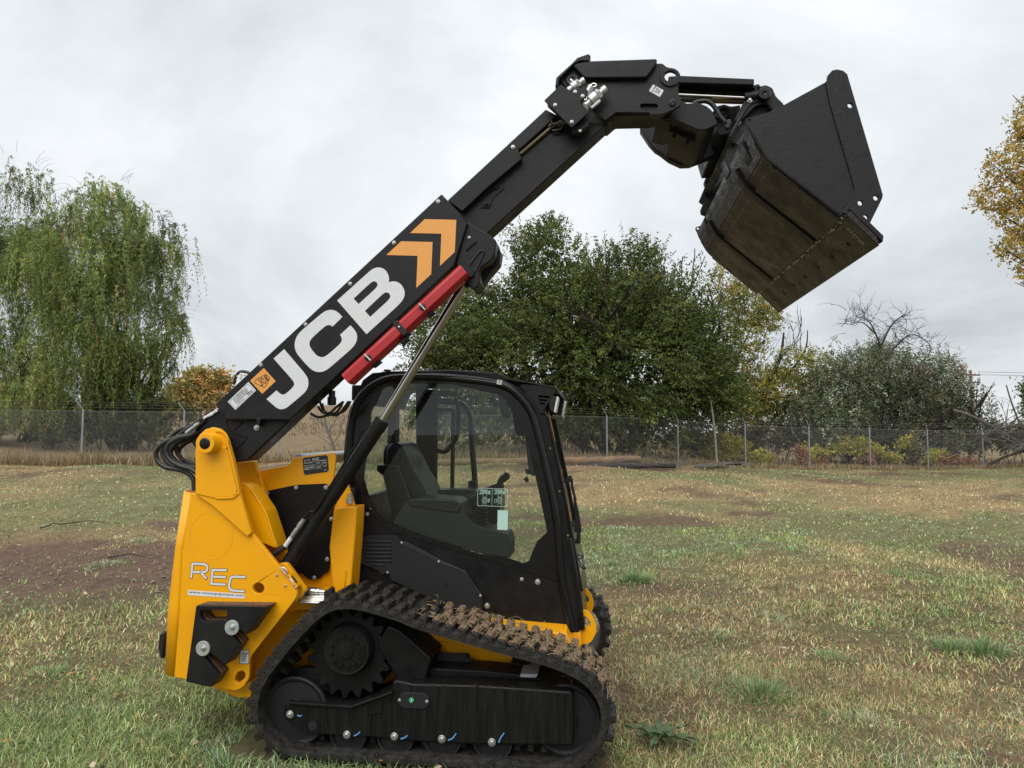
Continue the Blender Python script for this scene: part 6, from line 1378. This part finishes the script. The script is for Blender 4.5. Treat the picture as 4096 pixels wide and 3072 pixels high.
plate('hinge_strip', 'Z6', [(125, 330), (148, 320), (130, 780), (100, 790), (102, 700)], -.44, -.40, 'satin', cab, .003)
for c in ((137, 353), (123, 548), (111, 746)): bolt('Z6', c, -.442, .007, cab)
MB().box((loc(1372, 1990, -.45)[0], -.47, loc(1372, 2020, -.45)[1]), (loc(1420, 1990, -.45)[0], -.41, loc(1372, 1950, -.45)[1])).obj('mount_block', 'plastic', cab, .006)
mq = Q3('P', (1398, 2000), -.5); MB().lathe(mq, (mq[0], mq[1], mq[2] + 1), [(-.02, .02), (.01, .02), (.012, .012), (.04, .012)], 14).obj('cab_mount', 'zinc', cab)
MB().cyl(Q3('Z6', (105, 805), -.46), Q3('Z6', (140, 808), -.46), .012, 12).obj('hinge_pin', 'satin', cab)
plate('hinge_leaf', 'Z6', [(148, 795), (180, 830), (178, 870), (142, 875)], -.43, -.41, 'grey', cab, .003)
# front of the cab: near post edge, windscreen frame, lower panel
fpx = [(2317, 2523), (2300, 2370), (2262, 2150), (2234, 2000), (2189, 1781), (2163, 1662)]
fl = Q('P', fpx, CB)
off = .035
front_low = [(fl[0][0] - .02, fl[0][1]), (fl[0][0] + off, fl[0][1] + .0), (fl[1][0] + off, fl[1][1]), (fl[2][0] + off, fl[2][1]), (fl[2][0] - .02, fl[2][1])]
frl = MB().prism(front_low, CB + .01, CF - .01).obj('front_panel', 'gloss', cab, .008)
up_pts = fl[2:]
post_ = [(p[0] - .012, p[1]) for p in up_pts] + [(p[0] + .030, p[1]) for p in reversed(up_pts)]
MB().prism(post_, CB + .003, CB + .055).obj('front_post', 'satin', cab, .005)
MB().prism(post_, CF - .055, CF - .003).obj('front_post', 'satin', cab, .005)
gl_ = [(p[0] + .012, p[1]) for p in up_pts] + [(p[0] + .017, p[1]) for p in reversed(up_pts)]
MB().prism(gl_, CB + .055, CF - .055).obj('windscreen', 'glass2', cab, 0)
dfx = [(p[0] + .030, p[1]) for p in fl[1:]] + [(p[0] + .048, p[1]) for p in reversed(fl[1:])]
MB().prism(dfx, CB + .03, CB + .075).obj('windscreen_frame', 'gloss', cab, .004)
for i in range(3):
    a = Vector(fl[2]).lerp(Vector(fl[5]), .12 + .33 * i); b = Vector(fl[2]).lerp(Vector(fl[5]), .12 + .33 * i + .26)
    MB().prism([(a.x + .046, a.y), (a.x + .051, a.y), (b.x + .049, b.y), (b.x + .046, b.y)], CB + .08, CB + .1).obj('yellow_trim', 'yellow', cab, .002)
for c in ((455, 1036), (567, 1556)): bolt('C6', c, CB - .003, .006, cab, 'brass')
for c in ((475, 337),): bolt('C1', c, CB - .003, .007, cab, 'brass')
# emblem on the front panel, seen edge-on
mb = MB(); x0 = fl[0][0] + off
for k in range(5):
    y0 = CB + .12 + k * .11; zt = fl[1][1] + .14; zb = fl[1][1] + .05
    xx = lambda z: fl[1][0] + off + (fl[2][0] - fl[1][0]) * (z - fl[1][1]) / (fl[2][1] - fl[1][1]) + .0015
    mb.add([(xx(zb), y0, zb), (xx(zb), y0 + .07, zb), (xx(zt), y0 + .07, zt), (xx(zt), y0, zt)], [(0, 1, 2, 3)])
mb.obj('front_lettering', 'white', cab, 0, 0)
# visor, lights, wiper, cables
vq = Q('C6', fillet([(90, 280), (120, 262), (518, 296), (502, 375), (470, 430), (352, 602), (312, 602), (215, 430)], 6), CB + .02)
vslots = [Q('C6', s_, CB + .02) for s_ in ([(305, 392), (455, 405), (440, 430), (312, 418)], [(315, 438), (425, 447), (412, 468), (322, 462)], [(324, 482), (400, 488), (385, 510), (330, 505)], [(338, 528), (365, 525), (358, 545), (342, 550)])]
MB().prism(vq, CB + .02, CB + .03, vslots).obj('visor_bracket', 'black', cab, .002)
MB().prism(vq, CF - .05, CF - .04, vslots).obj('visor_bracket', 'black', cab, .002)
MB().prism(Q('C6', [(0, 205), (230, 240), (518, 294), (580, 390), (575, 402), (510, 312), (225, 258), (0, 225)], CB + .02), CB + .018, CF - .04).obj('visor', 'black', cab, .003)
for p, y in (((440, 405), CB + .02), ((530, 455), CB + .42)):
    o0 = Q('C6', [(p[0], p[1] + 20), (p[0] + 30, p[1] - 5), (p[0] + 95, p[1] + 5), (p[0] + 55, p[1] + 190), (p[0] + 10, p[1] + 178), (p[0], p[1] + 150)], y)
    wl = MB().prism(o0, y, y + .12).obj('work_light', 'plastic', cab, .006)
    o1 = Q('C6', [(p[0] + 95, p[1] + 2), (p[0] + 120, p[1] + 15), (p[0] + 85, p[1] + 200), (p[0] + 55, p[1] + 192)], y); MB().prism(o1, y - .002, y + .122).obj('work_light_lens', 'lens', cab, .004)
wy = -.12
bl = Q('C1', [(503, 0), (520, 30), (535, 110), (552, 180), (570, 300), (560, 325), (518, 310), (522, 200), (512, 80)], wy)
MB().prism(bl, wy, wy + .03).obj('wiper_blade', 'plastic', cab, .004)
MB().tube([Q3('C6', p, wy + .01) for p in ((712, 1400), (720, 1500), (760, 1659))], .009, 8).obj('wiper_arm', 'plastic', cab)
plate('wiper_pivot', 'C6', [(640, 1400), (672, 1395), (672, 1368), (715, 1370), (712, 1410), (690, 1450), (650, 1455)], wy - .01, wy + .04, 'plastic', cab, .003)
plate('wiper_motor', 'C1', [(490, 365), (535, 370), (535, 325), (562, 320), (560, 392), (500, 398), (525, 530), (500, 545), (470, 420)], wy - .02, wy + .06, 'plastic', cab, .005)
for pts in ([(510, 430), (540, 470), (580, 478), (565, 495), (530, 500)], [(535, 480), (570, 540), (596, 560), (590, 568), (560, 550), (530, 490)]):
    MB().tube([Q3('C1', p, wy) for p in pts], .0045, 6, smooth=5).obj('cable', 'hose', cab)

# ================================================================== turf
def tl_local(X, Y):
    P = np.stack([X - mo[0], Y - mo[1]], 1); return P @ MX[:2], P @ MY[:2]
def scatter(n, r0, r1, pw, half=R(47)):
    r = (r0 ** pw + RNG.random(n) * (r1 ** pw - r0 ** pw)) ** (1 / pw); a = RNG.uniform(-half, half, n); return r * np.sin(a), r * np.cos(a)
def turf_cols(X, Y):
    n = len(X); d = dry_mask(X, Y); g = fbm(X, Y, 1.1, 60)
    green = palette(n, [(.072, .102, .030), (.102, .134, .042), (.055, .088, .042), (.150, .168, .080)], [3, 3, 1.4, 1.8], .25)
    blue = palette(n, [(.085, .125, .070), (.12, .155, .095)], [1, 1], .2)
    dry = palette(n, [(.20, .155, .078), (.155, .105, .052), (.26, .21, .125), (.11, .078, .044)], [3, 2.4, 1.4, 1.8], .22)
    isd = RNG.random(n) < np.clip(d * .60 * (1.15 - .35 * (1 - sstep(4, 9, Y))) + .10, 0, 1); c = np.where(isd[:, None], dry, green); isb = (~isd) & (g > .58) & (RNG.random(n) < .6)
    return np.where(isb[:, None], blue, c)
VV, F4, F3, CC, off_ = [], [], [], [], 0
def add_blades(X, Y, h, w, lean, cols, ang=None):
    global off_
    V, (a, b), C = blades(X, Y, h, w, lean, cols, ang); VV.append(V); F4.append(a + off_); F3.append(b + off_); CC.append(C); off_ += len(V)
def keep_turf(X, Y, k=.96):
    lx, ly = tl_local(X, Y); under = (lx > -1.12) & (lx < 1.0) & (((ly > -.995) & (ly < -.61)) | ((ly > .61) & (ly < .99)))
    return (RNG.random(len(X)) > soil_mask(X, Y) ** .7 * k) & ~under
for n, r0, r1, h0, h1, w0 in ((215000, 2.4, 6.0, .03, .088, .0020), (215000, 6.0, 13.0, .025, .085, .0038), (175000, 12.5, 42.0, .025, .08, .0088)):
    X, Y = scatter(n, r0, r1, 1.5); k = keep_turf(X, Y); X = X[k]; Y = Y[k]; fl_ = 23.6 + 9.4 * (X + 14.25) / 36.05; k = Y < fl_ + .3; X = X[k]; Y = Y[k]
    k = RNG.random(len(X)) < .5 + 1.1 * sstep(.3, .62, fbm(X, Y, .38, 77)); X = X[k]; Y = Y[k]
    m = len(X); pat = fbm(X, Y, .8, 70); cl2 = .62 + .78 * fbm(X, Y, .30, 81); h = RNG.uniform(h0, h1, m) * (.55 + .9 * pat)
    add_blades(X, Y, h, w0 * RNG.uniform(.6, 1.4, m), RNG.uniform(.35, 1.45, m), turf_cols(X, Y) * 3.1 * cl2[:, None])
V = np.concatenate(VV); C = np.concatenate(CC)
tag(link('grass', cloud_mesh('grass', V, [np.concatenate(F4), np.concatenate(F3)], C, 'grass')), 'patchy green and brown autumn grass covering the field', 'grass', kind='stuff')
# dead thatch and clover-like litter lying flat
n = 26000; X, Y = scatter(n, 2.5, 16, 1.3); Z = ground(X, Y) + .012 + RNG.random(n) * .02
a = RNG.uniform(0, 6.283, n); D = np.stack([np.cos(a), np.sin(a), RNG.normal(0, .15, n)], 1); U = np.stack([-np.sin(a), np.cos(a), 0 * a], 1)
sc = np.hypot(X, Y) / 5
v_, f_, c_ = leaf_geo(np.stack([X, Y, Z], 1), unit(D), U, RNG.uniform(.02, .06, n), .0022 * (.6 + sc), palette(n, [(.24, .18, .10), (.15, .10, .06), (.32, .26, .16)], [2, 2, 1]))
tag(link('thatch', cloud_mesh('thatch', v_, [f_], c_, 'grass')), 'short dead straw lying between the grass', 'thatch', kind='stuff')
# tall bunches
VV, F4, F3, CC, off_ = [], [], [], [], 0
def ground_at(px, py):
    d = wray(px, py); k = H / -d[2]
    for _ in range(8): k = (H - float(ground(d[0] * k, d[1] * k))) / -d[2]
    return d[0] * k, d[1] * k
bun = [(3040, 2780, 230, .20, .28, 0), (3930, 2610, 200, .24, .22, 0), (2540, 2330, 170, .26, .2, 0), (3330, 2640, 120, .14, .25, 0), (3800, 2600, 110, .2, .16, 0), (760, 2200, 60, .14, .2, 1), (560, 2170, 50, .16, .25, 1), (430, 2260, 60, .14, .3, 1), (900, 3050, 120, .13, .2, 0),
       (1180, 3040, 90, .15, .22, 0), (1320, 3062, 90, .15, .22, 0), (2120, 3065, 60, .15, .2, 0), (1010, 3000, 90, .14, .2, 0), (200, 2700, 120, .11, .3, 0), (350, 2880, 140, .11, .35, 0), (3600, 2300, 100, .12, .4, 0), (3150, 2200, 80, .12, .4, 0), (2450, 2260, 60, .14, .18, 0), (3480, 2900, 120, .12, .3, 1), (1750, 3066, 60, .13, .25, 0), (1560, 3066, 70, .13, .25, 0), (660, 2960, 140, .12, .3, 0), (2900, 2560, 110, .11, .35, 0), (2680, 2450, 80, .11, .3, 0)]
for px, py, n, h, r, pale in bun:
    gx, gy = ground_at(px, py); n *= 2; a = RNG.uniform(0, 6.283, n); q = RNG.random(n) ** .8 * r * .75; X = gx + np.cos(a) * q; Y = gy + np.sin(a) * q
    lx, ly = tl_local(X, Y); k = ~((lx > -1.1) & (lx < .98) & (ly > -1.0) & (ly < -.6)); X = X[k]; Y = Y[k]; a = a[k]; q = q[k]; m = len(X)
    cl_ = palette(m, [(.075, .12, .045), (.10, .145, .060), (.135, .165, .085), (.22, .2, .10)] if not pale else [(.12, .15, .09), (.17, .19, .12), (.2, .18, .1)], [3, 3, 1.5, .5] if not pale else [2, 2, 1], .18)
    add_blades(X, Y, h * .8 * RNG.uniform(.35, 1.0, m), .0032 * RNG.uniform(.7, 1.3, m) * max(1, gy / 5), np.clip(q / r * 1.3 + RNG.normal(.25, .25, m), .05, 1.4), cl_ * 2.2, a + RNG.normal(0, .5, m))
V = np.concatenate(VV); C = np.concatenate(CC)
tag(link('grass_tufts', cloud_mesh('grass_tufts', V, [np.concatenate(F4), np.concatenate(F3)], C, 'grass')), 'taller grass bunches standing out of the field', 'grass', kind='stuff')
# fallen leaves
n = 4600; X, Y = scatter(n, 2.8, 27, 1.55); Z = ground(X, Y) + .035 + RNG.random(n) * .02; sz = RNG.uniform(.012, .034, n) * np.clip(np.hypot(X, Y) / 11, 1, 1.9)
a = RNG.uniform(0, 6.283, n); D = unit(np.stack([np.cos(a), np.sin(a), RNG.normal(0, .35, n)], 1)); U = unit(np.cross(D, unit(np.stack([RNG.normal(0, .5, n), RNG.normal(0, .5, n), np.ones(n)], 1))))
v_, f_, c_ = leaf_geo(np.stack([X, Y, Z], 1), D, U, sz * 1.5, sz, palette(n, [(.50, .41, .25), (.36, .27, .14), (.42, .20, .06), (.56, .50, .36), (.26, .15, .08)], [3, 3, 1, 2, 1.3]))
tag(link('fallen_leaves', cloud_mesh('fallen_leaves', v_, [f_], c_, 'leaf')), 'pale fallen leaves scattered over the grass', 'fallen leaves', kind='stuff')
# pebbles in the worn patch
mb = MB(); rs = np.random.default_rng(12)
for _ in range(420):
    x = rs.normal(-5.2, 1.9); y = rs.normal(8.9, .8); s_ = rs.uniform(.006, .02); V = IV * (1 + rs.normal(0, .12, (len(IV), 1))) * s_ * np.array([1.2, 1, .6]) + np.array([x, y, float(ground(x, y)) + .004]); mb.add(V, IF)
mb.obj('gravel', mat('pebble', (.24, .20, .17), .9, noise=.5, nscale=3), smooth=0); tag(bpy.data.objects['gravel'], 'small pebbles strewn over the bare soil patch', 'gravel', kind='stuff')
# broad-leaved weed in front of the track
gx, gy = ground_at(2640, 2985); wd = empty('dock_weed', (gx, gy, 0)); tag(wd, 'broad leaved green weed growing just ahead of the near track', 'weed')
mdock = mat('dock_leaf', (.085, .135, .055), .5, noise=.35, nscale=25, transl=.15)
for k in range(13):
    an = k * 2.4 + RNG.normal(0, .2); ln = RNG.uniform(.12, .23); el = RNG.uniform(.05, .5); v = []; f = []; S = 8
    for i in range(S + 1):
        t = i / S; w_ = .021 * math.sin(math.pi * min(1, t * .92 + .06)) ** .8 * (1 + .18 * math.sin(i * 2.3 + k)); rad = ln * t; z = .02 + math.sin(el) * ln * t - .16 * (t ** 2.4) * ln + .0
        c = Vector((math.cos(an) * rad, math.sin(an) * rad, z)); s_ = Vector((-math.sin(an), math.cos(an), 0)); lift_ = .010 * math.sin(i * 1.9 + k)
        v += [c + s_ * w_ + Vector((0, 0, .010 + lift_)), c, c - s_ * w_ + Vector((0, 0, .010 - lift_))]
    for i in range(S): f += [(i * 3, i * 3 + 1, i * 3 + 4, i * 3 + 3), (i * 3 + 1, i * 3 + 2, i * 3 + 5, i * 3 + 4)]
    MB().add(v, f).obj('leaf', mdock, wd, 0, 60)
# sticks on the worn patch
for (a, b, lb) in (((240, 2105), (420, 2098), 'curved dead stick on the brown grass left of the loader'), ((430, 2240), (580, 2238), 'thin dead twig on the bare soil left of the loader'), ((160, 2120), (250, 2106), 'short dead stick left of the curved stick')):
    xa, ya = ground_at(*a); xb, yb = ground_at(*b); p = Vector((xa, ya, float(ground(xa, ya)) + .03)); q = Vector((xb, yb, float(ground(xb, yb)) + .03))
    o = MB().tube([Vector((0, 0, 0)), (q - p) * .3 + Vector((0, .05, .02)), (q - p) * .65 + Vector((0, -.04, .05)), q - p], .012, 6, smooth=4, r2=.005).obj('stick', 'bark'); o.location = p; tag(o, lb, 'stick', 'dead sticks on the field')
